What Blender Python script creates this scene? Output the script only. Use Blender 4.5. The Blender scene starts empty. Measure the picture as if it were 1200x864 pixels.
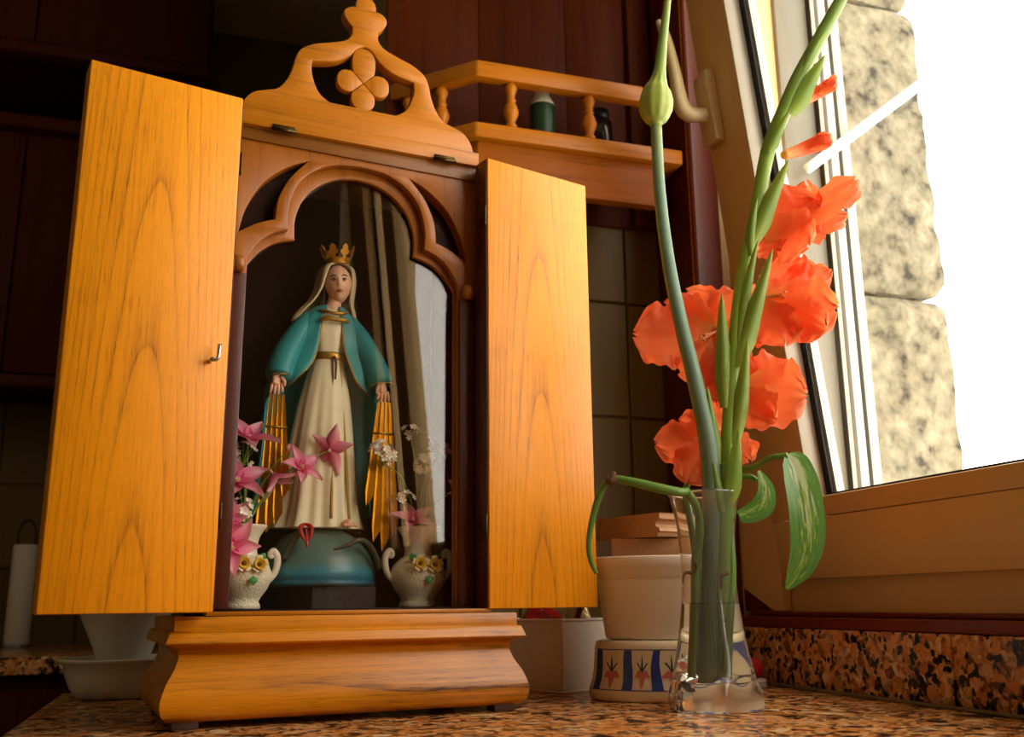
import bpy, bmesh, math, random
from math import sin, cos, pi, radians as rad
from mathutils import Vector as V, Matrix, noise as mnoise
random.seed(7)
SC = bpy.context.scene
COL = SC.collection

# ------------------------------------------------------------------ camera
W0, H0, FPX = 1200, 864, 1147.14
PITCH, ROLL, YAW, CAMZ = .2352, -.0102, -.3146, .11
_c, _s = cos(ROLL), sin(ROLL)
_f = V((0, cos(PITCH), sin(PITCH))); _u = V((0, -sin(PITCH), cos(PITCH))); _r = V((1, 0, 0))
_M = Matrix.Rotation(YAW, 3, 'Z')
CR = _M @ (_r*_c + _u*_s); CU = _M @ (_u*_c - _r*_s); CF = _M @ _f
CO = V((0, 0, CAMZ))
cam_d = bpy.data.cameras.new('camera'); cam = bpy.data.objects.new('camera', cam_d); COL.objects.link(cam)
cam_d.sensor_width = 36; cam_d.lens = 36*FPX/W0; cam_d.clip_start = .02; cam_d.clip_end = 100
cam.matrix_world = Matrix(((CR.x, CU.x, -CF.x, 0), (CR.y, CU.y, -CF.y, 0), (CR.z, CU.z, -CF.z, CAMZ), (0, 0, 0, 1)))
cam_d.dof.use_dof = True; cam_d.dof.focus_distance = 1.06; cam_d.dof.aperture_fstop = 7.0
SC.camera = cam

# ------------------------------------------------------------------ sky, exposure
wd = bpy.data.worlds.new('sky'); SC.world = wd; wd.use_nodes = True
wd.node_tree.nodes['Background'].inputs[0].default_value = (1.0, .92, .78, 1)
wd.node_tree.nodes['Background'].inputs[1].default_value = 8.0
SC.view_settings.view_transform = 'Standard'; SC.view_settings.look = 'None'
SC.view_settings.exposure = -0.2; SC.view_settings.gamma = 1
def portal():       # sampling guide for the window opening (gives off no light itself)
    l = bpy.data.lights.new('window_portal', 'AREA'); l.shape = 'RECTANGLE'; l.size = 1.90; l.size_y = 1.42
    l.cycles.is_portal = True
    o = bpy.data.objects.new('window_portal', l); COL.objects.link(o)
    o.matrix_world = Matrix.Translation((.95, .35, .79)) @ Matrix.Rotation(pi/2, 4, 'Y')@Matrix.Rotation(pi/2,4,'Z')
portal()
cy = SC.cycles
cy.max_bounces = 14; cy.transmission_bounces = 12; cy.transparent_max_bounces = 24; cy.glossy_bounces = 5; cy.diffuse_bounces = 5
cy.caustics_refractive = True; cy.sample_clamp_indirect = 6

def ray(px, py):
    return (CF*FPX + CR*(px-600) - CU*(py-432)).normalized()
def on_plane(px, py, pt, n):
    d = ray(px, py); n = V(n); return CO + d*((V(pt)-CO).dot(n)/d.dot(n))
U0 = V((.478, .878, 0)).normalized()
def at(px, py, D): return on_plane(px, py, U0*D, U0)      # point seen at a pixel, D metres ahead

# ------------------------------------------------------------------ helpers
def lin(h):
    r = []
    for i in (0, 2, 4):
        c = int(h[i:i+2], 16)/255; r.append(c/12.92 if c <= .04045 else ((c+.055)/1.055)**2.4)
    return (*r, 1)
def tag(o, label=None, cat=None, group=None, kind=None):
    if label: o['label'] = label
    if cat: o['category'] = cat
    if group: o['group'] = group
    if kind: o['kind'] = kind
    return o
def thing(name, label, cat, loc=(0, 0, 0), rotz=0, group=None, parent=None):
    o = bpy.data.objects.new(name, None); COL.objects.link(o); o.empty_display_size = .02
    o.location = loc; o.rotation_euler = (0, 0, rotz)
    return tag(o, label, cat, group)
def wmat(o):
    m = Matrix.Identity(4); ch = []
    while o is not None: ch.append(o); o = o.parent
    for q in reversed(ch): m = m @ q.matrix_basis
    return m
def link(name, me, mat=None, parent=None, mtx=None, label=None):
    o = bpy.data.objects.new(name, me); COL.objects.link(o)
    if mat is not None and not len(me.materials): me.materials.append(mat)
    if parent is not None: o.parent = parent
    if mtx is not None: o.matrix_basis = mtx
    if label: o['label'] = label
    return o
def mesh(name, verts, faces, smooth=True):
    me = bpy.data.meshes.new(name); me.from_pydata([tuple(v) for v in verts], [], faces); me.update()
    if smooth:
        me.polygons.foreach_set('use_smooth', [True]*len(me.polygons))
    return me
def fixn(me):
    bm = bmesh.new(); bm.from_mesh(me); bmesh.ops.recalc_face_normals(bm, faces=bm.faces); bm.to_mesh(me); bm.free(); return me
def part(name, verts, faces, mat, parent=None, smooth=True, world=False, label=None, uv=None):
    if world and parent is not None:
        inv = wmat(parent).inverted(); verts = [inv @ V(v) for v in verts]
    me = mesh(name, verts, faces, smooth); fixn(me)
    if uv is not None:
        l = me.uv_layers.new(name='UVMap')
        for p in me.polygons:
            for li in p.loop_indices: l.data[li].uv = uv[me.loops[li].vertex_index]
    return link(name, me, mat, parent, None, label)
def sharp(me, ang=40):
    try: me.set_sharp_from_angle(angle=rad(ang))
    except Exception: pass
def box_me(name, a, b, bev=.0015, seg=2):
    bm = bmesh.new(); bmesh.ops.create_cube(bm, size=1)
    a, b = V(a), V(b)
    for v in bm.verts: v.co = V((a[i]+(v.co[i]+.5)*(b[i]-a[i]) for i in range(3)))
    if bev:
        bmesh.ops.bevel(bm, geom=list(bm.edges), offset=min(bev, .45*min(abs(b[i]-a[i]) for i in range(3))), segments=seg, profile=.5, affect='EDGES')
    me = bpy.data.meshes.new(name); bm.to_mesh(me); bm.free()
    me.polygons.foreach_set('use_smooth', [True]*len(me.polygons)); sharp(me, 35)
    return me
def box(name, a, b, mat, parent=None, bev=.0015, mtx=None, label=None, seg=2):
    return link(name, box_me(name, a, b, bev, seg), mat, parent, mtx, label)
def lathe(profile, n=40, cx=0, cyy=0, sx=1, sy=1, cap=True):
    vs, fs = [], []
    for (r, z) in profile:
        for k in range(n):
            t = 2*pi*k/n; vs.append((cx+r*cos(t)*sx, cyy+r*sin(t)*sy, z))
    for i in range(len(profile)-1):
        for k in range(n):
            a = i*n+k; b = i*n+(k+1) % n; fs.append((a, b, b+n, a+n))
    if cap:
        fs.append(tuple(range(n))[::-1]); fs.append(tuple(range((len(profile)-1)*n, len(profile)*n)))
    return vs, fs
def spline(pts, sub=6):
    pts = [V(p) for p in pts]; out = []
    for i in range(len(pts)-1):
        p0 = pts[max(i-1, 0)]; p1 = pts[i]; p2 = pts[i+1]; p3 = pts[min(i+2, len(pts)-1)]
        for k in range(sub):
            t = k/sub; out.append(.5*((2*p1)+(p2-p0)*t+(2*p0-5*p1+4*p2-p3)*t*t+(3*p1-p0-3*p2+p3)*t**3))
    out.append(pts[-1]); return out
def lerp(a, b, t): return a+(b-a)*t
def tube(pts, rads, n=10, sub=5, flat=1.0):
    """rads: list along pts"""
    m = len(pts); P = spline(pts, sub) if sub > 1 else [V(p) for p in pts]
    vs, fs = [], []; N = len(P)
    if not hasattr(rads, '__len__'): rads = [rads]*m
    prev = None
    for i, p in enumerate(P):
        t = (P[min(i+1, N-1)]-P[max(i-1, 0)]).normalized()
        if prev is None: prev = t.orthogonal().normalized()
        prev = (prev-t*prev.dot(t)).normalized(); bn = t.cross(prev)
        f = i/(N-1)*(m-1); k = min(int(f), m-2); r = lerp(rads[k], rads[k+1], f-k)
        for j in range(n):
            a = 2*pi*j/n; vs.append(p+prev*(r*cos(a))+bn*(r*flat*sin(a)))
    for i in range(N-1):
        for j in range(n):
            a = i*n+j; b = i*n+(j+1) % n; fs.append((a, b, b+n, a+n))
    fs.append(tuple(range(n))[::-1]); fs.append(tuple(range((N-1)*n, N*n)))
    return vs, fs
def merge(*vf):
    vs, fs = [], []
    for v, f in vf:
        o = len(vs); vs += list(v); fs += [tuple(i+o for i in q) for q in f]
    return vs, fs
def bez(ctrl, n=10):          # closed smooth outline through ctrl; a point given twice is a corner
    return ctrl
def plate(name, outlines, y0, y1, mat, parent, bev=.0012, label=None):
    """flat board in the xz plane: outlines[0] outer, the others holes; thickness y0..y1"""
    cu = bpy.data.curves.new(name, 'CURVE'); cu.dimensions = '2D'; cu.fill_mode = 'BOTH'
    for o in outlines:
        s = cu.splines.new('POLY'); s.points.add(len(o)-1); s.use_cyclic_u = True
        for p, q in zip(s.points, o): p.co = (q[0], q[1], 0, 1)
    t = abs(y1-y0); cu.extrude = t/2-bev; cu.bevel_depth = bev; cu.bevel_resolution = 1; cu.offset = -bev
    ob = bpy.data.objects.new(name, cu); COL.objects.link(ob)
    dg = bpy.context.evaluated_depsgraph_get(); me = bpy.data.meshes.new_from_object(ob.evaluated_get(dg))
    bpy.data.objects.remove(ob); bpy.data.curves.remove(cu)
    bm = bmesh.new(); bm.from_mesh(me); bmesh.ops.remove_doubles(bm, verts=bm.verts, dist=1e-5)
    ym = (y0+y1)/2
    for v in bm.verts: v.co = V((v.co.x, ym-v.co.z, v.co.y))
    bmesh.ops.recalc_face_normals(bm, faces=bm.faces); bm.to_mesh(me); bm.free()
    me.name = name; me.materials.clear()
    me.polygons.foreach_set('use_smooth', [True]*len(me.polygons)); sharp(me, 30)
    return link(name, me, mat, parent, None, label)
def sm2(pts, sub=5, closed=False):     # smooth 2D polyline
    q = spline([(a, b, 0) for a, b in pts], sub); return [(v.x, v.y) for v in q]
def mir(pts):                           # right half (top to bottom) -> closed outline
    return pts+[(-x, y) for x, y in reversed(pts) if abs(x) > 1e-6]

# ------------------------------------------------------------------ materials
MATS = {}
def newmat(name):
    m = bpy.data.materials.new(name); m.use_nodes = True
    return m, m.node_tree, m.node_tree.nodes['Principled BSDF']
def flat(name, col, rough=.5, metal=0, coat=0, trans=0, ior=1.45, sss=0, bump=0, bscale=200, spec=None, var=0, vscale=30):
    if name in MATS: return MATS[name]
    m, nt, b = newmat(name)
    c = lin(col) if isinstance(col, str) else (*col, 1)
    b.inputs['Base Color'].default_value = c; b.inputs['Roughness'].default_value = rough; b.inputs['Metallic'].default_value = metal
    b.inputs['Coat Weight'].default_value = coat; b.inputs['Transmission Weight'].default_value = trans; b.inputs['IOR'].default_value = ior
    if spec is not None: b.inputs['Specular IOR Level'].default_value = spec
    if sss:
        b.inputs['Subsurface Weight'].default_value = sss; b.inputs['Subsurface Radius'].default_value = (.01, .006, .003); b.inputs['Subsurface Scale'].default_value = .4
    if var or bump:
        tc = nt.nodes.new('ShaderNodeTexCoord')
    if var:
        n = nt.nodes.new('ShaderNodeTexNoise'); n.inputs['Scale'].default_value = vscale; n.inputs['Detail'].default_value = 5
        nt.links.new(tc.outputs['Object'], n.inputs['Vector'])
        mx = nt.nodes.new('ShaderNodeMix'); mx.data_type = 'RGBA'
        mx.inputs['A'].default_value = tuple(x*(1-var) for x in c[:3])+(1,); mx.inputs['B'].default_value = tuple(min(1, x*(1+var)) for x in c[:3])+(1,)
        nt.links.new(n.outputs['Fac'], mx.inputs['Factor']); nt.links.new(mx.outputs['Result'], b.inputs['Base Color'])
    if bump:
        n2 = nt.nodes.new('ShaderNodeTexNoise'); n2.inputs['Scale'].default_value = bscale; n2.inputs['Detail'].default_value = 3
        nt.links.new(tc.outputs['Object'], n2.inputs['Vector'])
        bp = nt.nodes.new('ShaderNodeBump'); bp.inputs['Strength'].default_value = bump; bp.inputs['Distance'].default_value = .002
        nt.links.new(n2.outputs['Fac'], bp.inputs['Height']); nt.links.new(bp.outputs['Normal'], b.inputs['Normal'])
    MATS[name] = m; return m
def ramp(nt, fac, stops):
    r = nt.nodes.new('ShaderNodeValToRGB'); nt.links.new(fac, r.inputs['Fac'])
    e = r.color_ramp.elements
    while len(e) > 1: e.remove(e[0])
    e[0].position, e[0].color = stops[0]
    for p, c in stops[1:]:
        q = e.new(p); q.color = c
    return r.outputs['Color']
def mth(nt, op, a, b=None, c=None):
    n = nt.nodes.new('ShaderNodeMath'); n.operation = op
    for i, x in enumerate((a, b, c)):
        if x is None: continue
        if isinstance(x, (int, float)): n.inputs[i].default_value = x
        else: nt.links.new(x, n.inputs[i])
    return n.outputs[0]
def wood(name, base, dark, long=2, wid=0, k=275, spacing=.16, x0=0, rough=.3, coat=.3, lines=.5, poresz=1.0, wob=.25, mott=.25, straight=0, spec=.35):
    """varnished timber: nested cathedral figure around x0, fine streaks and short pores along the grain"""
    if name in MATS: return MATS[name]
    m, nt, b = newmat(name); L = nt.links.new
    tc = nt.nodes.new('ShaderNodeTexCoord'); sp = nt.nodes.new('ShaderNodeSeparateXYZ'); L(tc.outputs['Object'], sp.inputs[0])
    def nz(sl, sw, so, det=3):
        mp = nt.nodes.new('ShaderNodeMapping'); s = [so]*3; s[long] = sl; s[wid] = sw; mp.inputs['Scale'].default_value = s
        L(tc.outputs['Object'], mp.inputs[0]); n = nt.nodes.new('ShaderNodeTexNoise'); n.inputs['Scale'].default_value = 1; n.inputs['Detail'].default_value = det
        L(mp.outputs[0], n.inputs['Vector']); return n.outputs['Fac']
    low = nz(3, 14, 14, 2)
    u = mth(nt, 'SUBTRACT', sp.outputs[wid], x0); u2 = mth(nt, 'MULTIPLY', u, u)
    fv = mth(nt, 'MULTIPLY_ADD', u2, k, sp.outputs[long]); fv = mth(nt, 'DIVIDE', fv, spacing)
    fv = mth(nt, 'MULTIPLY', u, 1/straight) if straight else fv
    fv = mth(nt, 'MULTIPLY_ADD', low, wob*4, fv); fr = mth(nt, 'FRACT', fv)
    c1, c2 = lin(base), lin(dark)
    mid = tuple(lerp(c1[i], c2[i], .45) for i in range(3))+(1,)
    W = (1, 1, 1, 1)
    def g(v): return (v, v, v, 1)
    line = ramp(nt, fr, [(0, g(1)), (.05, g(.55)), (.25, g(.18)), (.8, g(.0)), (.97, g(.25)), (1, g(1))])
    st = nz(5, 330, 330, 4); st = ramp(nt, st, [(.3, g(1)), (.7, g(0))])
    po = nz(40*poresz, 1150*poresz, 1150*poresz, 1); po = ramp(nt, po, [(.54, g(0)), (.66, g(1))])
    mo = nz(6, 10, 10, 3); mo = ramp(nt, mo, [(.3, g(0)), (.7, g(1))])
    a = mth(nt, 'MULTIPLY', line, lines)
    a = mth(nt, 'MULTIPLY_ADD', st, .30, a); a = mth(nt, 'MULTIPLY_ADD', po, .24, a); a = mth(nt, 'MULTIPLY_ADD', mo, mott, a)
    cr = ramp(nt, a, [(0, tuple(min(1, x*1.15) for x in c1[:3])+(1,)), (.38, c1), (.72, mid), (1.0, c2)])
    L(cr, b.inputs['Base Color']); b.inputs['Roughness'].default_value = rough
    b.inputs['Coat Weight'].default_value = coat; b.inputs['Coat Roughness'].default_value = .22; b.inputs['Specular IOR Level'].default_value = spec
    bp = nt.nodes.new('ShaderNodeBump'); bp.inputs['Strength'].default_value = .12; bp.inputs['Distance'].default_value = .0008
    bp.invert = True; L(a, bp.inputs['Height']); L(bp.outputs['Normal'], b.inputs['Normal'])
    MATS[name] = m; return m
def granite(name, dim=1.0, sc=1.0):
    m, nt, b = newmat(name); L = nt.links.new
    tc = nt.nodes.new('ShaderNodeTexCoord')
    def vor(scale, rnd=1):
        nzv = nt.nodes.new('ShaderNodeTexNoise'); nzv.inputs['Scale'].default_value = scale*1.2; nzv.inputs['Detail'].default_value = 2
        L(tc.outputs['Object'], nzv.inputs['Vector'])
        ad = nt.nodes.new('ShaderNodeVectorMath'); ad.operation = 'MULTIPLY_ADD'; ad.inputs[1].default_value = (.6/scale,)*3
        L(nzv.outputs['Color'], ad.inputs[0]); L(tc.outputs['Object'], ad.inputs[2])
        v = nt.nodes.new('ShaderNodeTexVoronoi'); v.inputs['Scale'].default_value = scale; L(ad.outputs[0], v.inputs['Vector'])
        s = nt.nodes.new('ShaderNodeSeparateColor'); L(v.outputs['Color'], s.inputs[0]); return s.outputs[0]
    def c(h): 
        q = lin(h); return tuple(x*dim for x in q[:3])+(1,)
    big = vor(80*sc); r1 = ramp(nt, big, [(0, c('0c0806')), (.27, c('1c120a')), (.31, c('b46a28')), (.5, c('cf8c4c')), (.66, c('a2541e')), (.80, c('e2bd8c')), (1, c('7c4a24'))])
    r1n = r1.node; r1n.color_ramp.interpolation = 'LINEAR'
    sm = vor(190*sc); r2 = ramp(nt, sm, [(0, c('0a0705')), (.32, c('20150c')), (.38, c('b8743a')), (1, c('d8a468'))])
    nz = nt.nodes.new('ShaderNodeTexNoise'); nz.inputs['Scale'].default_value = 45; nz.inputs['Detail'].default_value = 4; L(tc.outputs['Object'], nz.inputs['Vector'])
    f = ramp(nt, nz.outputs['Fac'], [(.42, (0, 0, 0, 1)), (.58, (1, 1, 1, 1))])
    mx = nt.nodes.new('ShaderNodeMix'); mx.data_type = 'RGBA'; L(f, mx.inputs['Factor']); L(r1, mx.inputs['A']); L(r2, mx.inputs['B'])
    L(mx.outputs['Result'], b.inputs['Base Color']); b.inputs['Roughness'].default_value = .2; b.inputs['Specular IOR Level'].default_value = .22
    MATS[name] = m; return m
def thin_glass(name, tint=(1, 1, 1), refl=1.0):
    m, nt, b = newmat(name); nt.nodes.remove(b); L = nt.links.new
    out = nt.nodes['Material Output']; tr = nt.nodes.new('ShaderNodeBsdfTransparent'); tr.inputs[0].default_value = (*tint, 1)
    gl = nt.nodes.new('ShaderNodeBsdfGlossy'); gl.inputs['Roughness'].default_value = .0
    fr = nt.nodes.new('ShaderNodeLayerWeight'); fr.inputs['Blend'].default_value = .5     # Schlick reflectance, the same from both sides
    f5 = mth(nt, 'POWER', fr.outputs['Facing'], 5.0); f5 = mth(nt, 'MULTIPLY_ADD', f5, .96, .04)
    mx = nt.nodes.new('ShaderNodeMixShader'); L(mth(nt, 'MULTIPLY', f5, refl), mx.inputs[0]); L(tr.outputs[0], mx.inputs[1]); L(gl.outputs[0], mx.inputs[2])
    L(mx.outputs[0], out.inputs[0]); MATS[name] = m; return m
def leafy(name, stops, trans=.4, rough=.4, streak=0, across=None):
    """petal / leaf: colour runs along uv.y (and a mid stripe along uv.x), part of the light shines through"""
    m, nt, b = newmat(name); L = nt.links.new
    uv = nt.nodes.new('ShaderNodeUVMap'); sp = nt.nodes.new('ShaderNodeSeparateXYZ'); L(uv.outputs[0], sp.inputs[0])
    mp = nt.nodes.new('ShaderNodeMapping'); mp.inputs['Scale'].default_value = (28, 2.2, 1); L(uv.outputs[0], mp.inputs[0])
    nz = nt.nodes.new('ShaderNodeTexNoise'); nz.inputs['Scale'].default_value = 1; nz.inputs['Detail'].default_value = 3; L(mp.outputs[0], nz.inputs['Vector'])
    f = mth(nt, 'MULTIPLY_ADD', mth(nt, 'SUBTRACT', nz.outputs['Fac'], .5), streak, sp.outputs[1])
    col = ramp(nt, f, stops)
    if across:
        a = mth(nt, 'ABSOLUTE', mth(nt, 'SUBTRACT', sp.outputs[0], .5))
        a = mth(nt, 'MULTIPLY_ADD', mth(nt, 'SUBTRACT', nz.outputs['Fac'], .5), .35, a)
        mk = ramp(nt, a, across[1]); mx = nt.nodes.new('ShaderNodeMix'); mx.data_type = 'RGBA'
        L(mk, mx.inputs['Factor']); L(col, mx.inputs['A']); mx.inputs['B'].default_value = across[0]; col = mx.outputs['Result']
    L(col, b.inputs['Base Color']); b.inputs['Roughness'].default_value = rough
    tr = nt.nodes.new('ShaderNodeBsdfTranslucent'); L(col, tr.inputs[0]); ms = nt.nodes.new('ShaderNodeMixShader'); ms.inputs[0].default_value = trans
    L(b.outputs[0], ms.inputs[1]); L(tr.outputs[0], ms.inputs[2]); L(ms.outputs[0], nt.nodes['Material Output'].inputs[0])
    MATS[name] = m; return m

M_door = wood('honey_oak_door', 'e69200', '824404', x0=-.004, k=235, spacing=.175, lines=.42, rough=.42, coat=.10, spec=.3)
M_honey = wood('honey_pine_across', 'b66e06', '522a06', long=0, wid=2, straight=.022, lines=.3, rough=.38, coat=.10, wob=.3)
M_honeyv = wood('honey_pine_upright', '985604', '3a1c04', long=2, wid=0, straight=.03, lines=.3, rough=.38, coat=.10, wob=.4)
M_walnut = wood('brown_stained_board', '7e4a0c', '2a1404', long=0, wid=2, straight=.012, lines=.4, rough=.42, coat=.1, wob=.5)
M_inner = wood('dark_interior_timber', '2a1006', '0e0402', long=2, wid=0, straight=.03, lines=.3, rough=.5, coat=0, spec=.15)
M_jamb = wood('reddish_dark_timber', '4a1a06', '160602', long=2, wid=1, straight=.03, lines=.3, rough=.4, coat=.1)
M_plinth = wood('honey_pine_plinth', 'c87c02', '4a2404', long=0, wid=2, straight=.030, lines=.32, rough=.30, coat=.25, wob=.45, mott=.45)
M_cab = wood('cherry_cabinet_timber', '8a4206', '3a1602', long=2, wid=0, straight=.05, lines=.25, rough=.45, coat=0, spec=.12)
M_fascia = wood('cherry_fascia_timber', '9a5208', '442002', long=0, wid=2, straight=.03, lines=.3, rough=.42, coat=0, spec=.15)
M_panel = wood('dark_cherry_panelling', '4e1e04', '220a02', long=2, wid=0, straight=.05, lines=.3, rough=.5, coat=0, spec=.08)
M_rail = wood('cherry_rail_timber', 'bf720a', '5c2c04', long=0, wid=2, straight=.02, lines=.25, rough=.36, coat=.1, spec=.25)
M_casing = wood('dark_mahogany_casing', '5a1c08', '200602', long=2, wid=1, straight=.04, lines=.25, rough=.36, coat=.25)
M_stool = wood('mahogany_sill_timber', '6a220a', '240a04', long=1, wid=0, straight=.03, lines=.25, rough=.36, coat=.1, spec=.2)
M_farcab = wood('dark_kitchen_timber', '3a1206', '180502', long=2, wid=0, straight=.05, lines=.3, rough=.6, coat=0, spec=.08)
M_block = wood('raw_pine_block', 'b98556', '6f4020', long=1, wid=2, k=500, spacing=.007, lines=.7, rough=.65, coat=0, wob=.3, x0=.02)
M_mould = wood('raw_pine_moulding', 'b2855a', '7d5028', long=0, wid=2, k=20, spacing=.02, lines=.25, rough=.6, coat=0)
M_granite = granite('speckled_pink_granite', 1.3, .85); M_granite2 = granite('speckled_brown_granite', .95, 1.0)
M_metal = flat('brushed_steel', 'b8b4aa', .25, 1); M_brass = flat('aged_dark_brass', '4a3a1e', .4, 1)
M_gold = flat('gilded_surface', 'a86a12', .3, 1, var=.5, vscale=70); M_crown = flat('gilded_crown', 'd8962a', .38, .55, var=.3, vscale=200); M_goldp = flat('gold_paint', 'a8802e', .4, .7)
M_beige = flat('beige_window_frame', 'd9b274', .4, 0, .05, var=.03); M_white = flat('white_plastic', 'e6ddce', .35, sss=.15)
M_frame = flat('white_frame_reveal', 'b9b2a0', .35); M_gasket = flat('black_gasket', '0d0d0d', .6); M_alu = flat('aluminium_spacer', 'a8a59c', .4, .8)
M_handle = flat('ivory_handle', 'cdb98a', .35, 0, .2)
M_pane = thin_glass('window_pane'); M_spane = thin_glass('shrine_pane', (.985, .985, .98), 1.35)
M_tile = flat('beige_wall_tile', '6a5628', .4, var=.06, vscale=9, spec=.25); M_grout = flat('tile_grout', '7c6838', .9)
M_plaster = flat('painted_plaster', 'd8ccb2', .9, bump=.1)
M_ivory = flat('ivory_ceramic', 'ece2ca', .4, coat=.3); M_glass = flat('clear_glass', 'ffffff', 0.0, trans=.975, ior=1.48)
M_water = flat('clear_water', 'f6f6ea', 0, trans=1, ior=1.2)

# ------------------------------------------------------------------ room shell
def struct(name, a, b, mat, bev=0, parent=None):
    o = box(name, a, b, mat, parent, bev)
    if parent is None: o['kind'] = 'structure'
    return o
ZF = -.90; ZC = 1.70; Yw0, Yw1, Zw0, Zw1 = -.60, 1.345, .072, 1.50
struct('floor', (-2.5, -2.3, ZF-.05), (1.0, 2.75, ZF), flat('brown_floor_tile', '5a4430', .4))
struct('ceiling', (-2.5, -2.3, ZC), (1.0, 2.75, ZC+.05), M_plaster)
struct('wall_left', (-2.55, -2.3, ZF), (-2.5, 2.75, ZC), M_plaster)
struct('wall_front', (-2.5, -2.35, ZF), (1.0, -2.3, ZC), M_plaster)
wf = struct('wall_far', (-2.5, 2.62, ZF), (1.0, 2.75, ZC), M_grout)
# wall with the window opening: four solid blocks of one wall
def window_wall():
    vf = []
    for a, b in (((.77, -2.3, ZF), (.98, 2.62, Zw0+.002)), ((.77, -2.3, Zw1), (.98, 2.62, ZC)), ((.77, -2.3, Zw0+.002), (.98, Yw0, Zw1)), ((.77, Yw1, Zw0+.002), (.98, 2.62, Zw1))):
        v = [(x, y, z) for x in (a[0], b[0]) for y in (a[1], b[1]) for z in (a[2], b[2])]
        vf.append((v, [(0, 1, 3, 2), (4, 6, 7, 5), (0, 4, 5, 1), (2, 3, 7, 6), (0, 2, 6, 4), (1, 5, 7, 3)]))
    o = part('wall_right', *merge(*vf), M_plaster, smooth=False); o['kind'] = 'structure'; return o
wr = window_wall()
wb = struct('wall_back', (.262, 1.485, ZF), (.77, 1.60, ZC), M_grout)
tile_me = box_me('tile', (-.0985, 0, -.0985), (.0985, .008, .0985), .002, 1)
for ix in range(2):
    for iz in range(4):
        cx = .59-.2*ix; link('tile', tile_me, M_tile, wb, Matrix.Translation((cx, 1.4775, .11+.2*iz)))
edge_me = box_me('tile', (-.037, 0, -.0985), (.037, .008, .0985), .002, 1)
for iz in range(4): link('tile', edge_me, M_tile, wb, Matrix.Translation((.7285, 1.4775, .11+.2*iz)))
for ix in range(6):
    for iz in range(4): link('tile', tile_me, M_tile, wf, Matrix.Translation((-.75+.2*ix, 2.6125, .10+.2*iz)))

# counter and upstand along the window
ct = box('granite_worktop', (-.15, -.35, -.03), (.77, 1.47, 0), M_granite, None, .003)
tag(ct, 'polished speckled pink-brown granite worktop under the shrine and the vase', 'worktop')
cb = box('counter_base', (-.12, -.3, ZF), (.74, 1.46, -.03), M_farcab, None, .002)
tag(cb, 'dark timber base cabinet below the granite worktop', 'cabinet')
up = thing('granite_upstand', 'narrow granite strip standing along the worktop edge below the window', 'upstand', (.75, .4, 0))
for y0, y1 in ((-.72, .4552), (.4570, 1.08)):
    box('slab', (0, y0, .0005), (.022, y1, .0742), M_granite2, up, .0018)
sl = box('caulk_line', (-.007, -.72, .0003), (.001, 1.06, .0035), flat('old_sealant', '6a5a34', .6), up, .001)

# window stool (dark wood ledge) and casing
st = struct('trim_1', (.752, -.60, .0745), (.80, 1.47, .088), M_stool, .003)
struct('trim_2', (.785, -.60, .0882), (.8153, 1.2995, .0945), M_stool, .002)
cv_ = [(x, y, z) for z in (.0885, 1.60) for x, y in ((.752, 1.3462), (.752, 1.3412), (.756, 1.3390), (.8006, 1.3408), (.8006, 1.3462))]
tr3 = part('trim_3', cv_, [(0, 1, 2, 3, 4)[::-1], (5, 6, 7, 8, 9)]+[(i, (i+1) % 5, (i+1) % 5+5, i+5) for i in range(5)], M_casing, smooth=False); tr3['kind'] = 'structure'
struct('trim_4', (.752, 1.3506, .088), (.78, 1.4765, 1.60), M_casing, .002)
struct('trim_5', (.7505, 1.3464, .088), (.78, 1.3503, 1.60), M_rail, .001)

# ------------------------------------------------------------------ window
wn = bpy.data.objects.new('window_1', None); COL.objects.link(wn); wn['kind'] = 'structure'; wn.location = (.80, .43, .095)
inv = Matrix.Translation(wn.location).inverted()
def wpart(name, a, b, mat, bev=.002, mtx=None, label=None):
    return box(name, a, b, mat, wn, bev, (mtx if mtx is not None else inv), label)
# fixed frame
wpart('frame_rail', (.8155, -.60, .0743), (.93, 1.3445, .150), M_beige)
wpart('frame_jamb', (.8155, 1.245, .1505), (.868, 1.3445, 1.50), M_beige)
wpart('frame_jamb', (.8685, 1.238, .1505), (.9305, 1.3445, 1.50), flat('grey_outer_jamb', '6e6c60', .5))
plate_pts = [(1.300, .1165), (1.2445, .0950), (1.2445, .30), (1.300, .30)]
vs = [(.8145, y, z) for y, z in [(1.3395, .1290), (1.262, .0957), (1.235, .0957), (1.235, .6), (1.3395, .6)]]
vs2 = [(.802, y, z) for (_, y, z) in vs]
fr = part('corner_plate', vs+vs2, [(0, 1, 2, 3, 4), (9, 8, 7, 6, 5)]+[(i, (i+1) % 5, (i+1) % 5+5, i+5) for i in range(5)], M_beige, wn, smooth=False, world=True)
vs = [(.8145, y, z) for y, z in [(1.3395, .0956), (1.2630, .0956), (1.3395, .1284)]]; vs2 = [(.803, y, z) for (_, y, z) in vs]
part('dark_wedge', vs+vs2, [(0, 1, 2), (5, 4, 3), (0, 3, 4, 1), (1, 4, 5, 2), (2, 5, 3, 0)], M_casing, wn, smooth=False, world=True)
wpart('frame_head', (.815, -.60, 1.42), (.93, 1.245, 1.50), M_beige)
wpart('frame_jamb', (.862, -.5995, .1505), (.888, -.305, 1.4195), M_beige)
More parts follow.
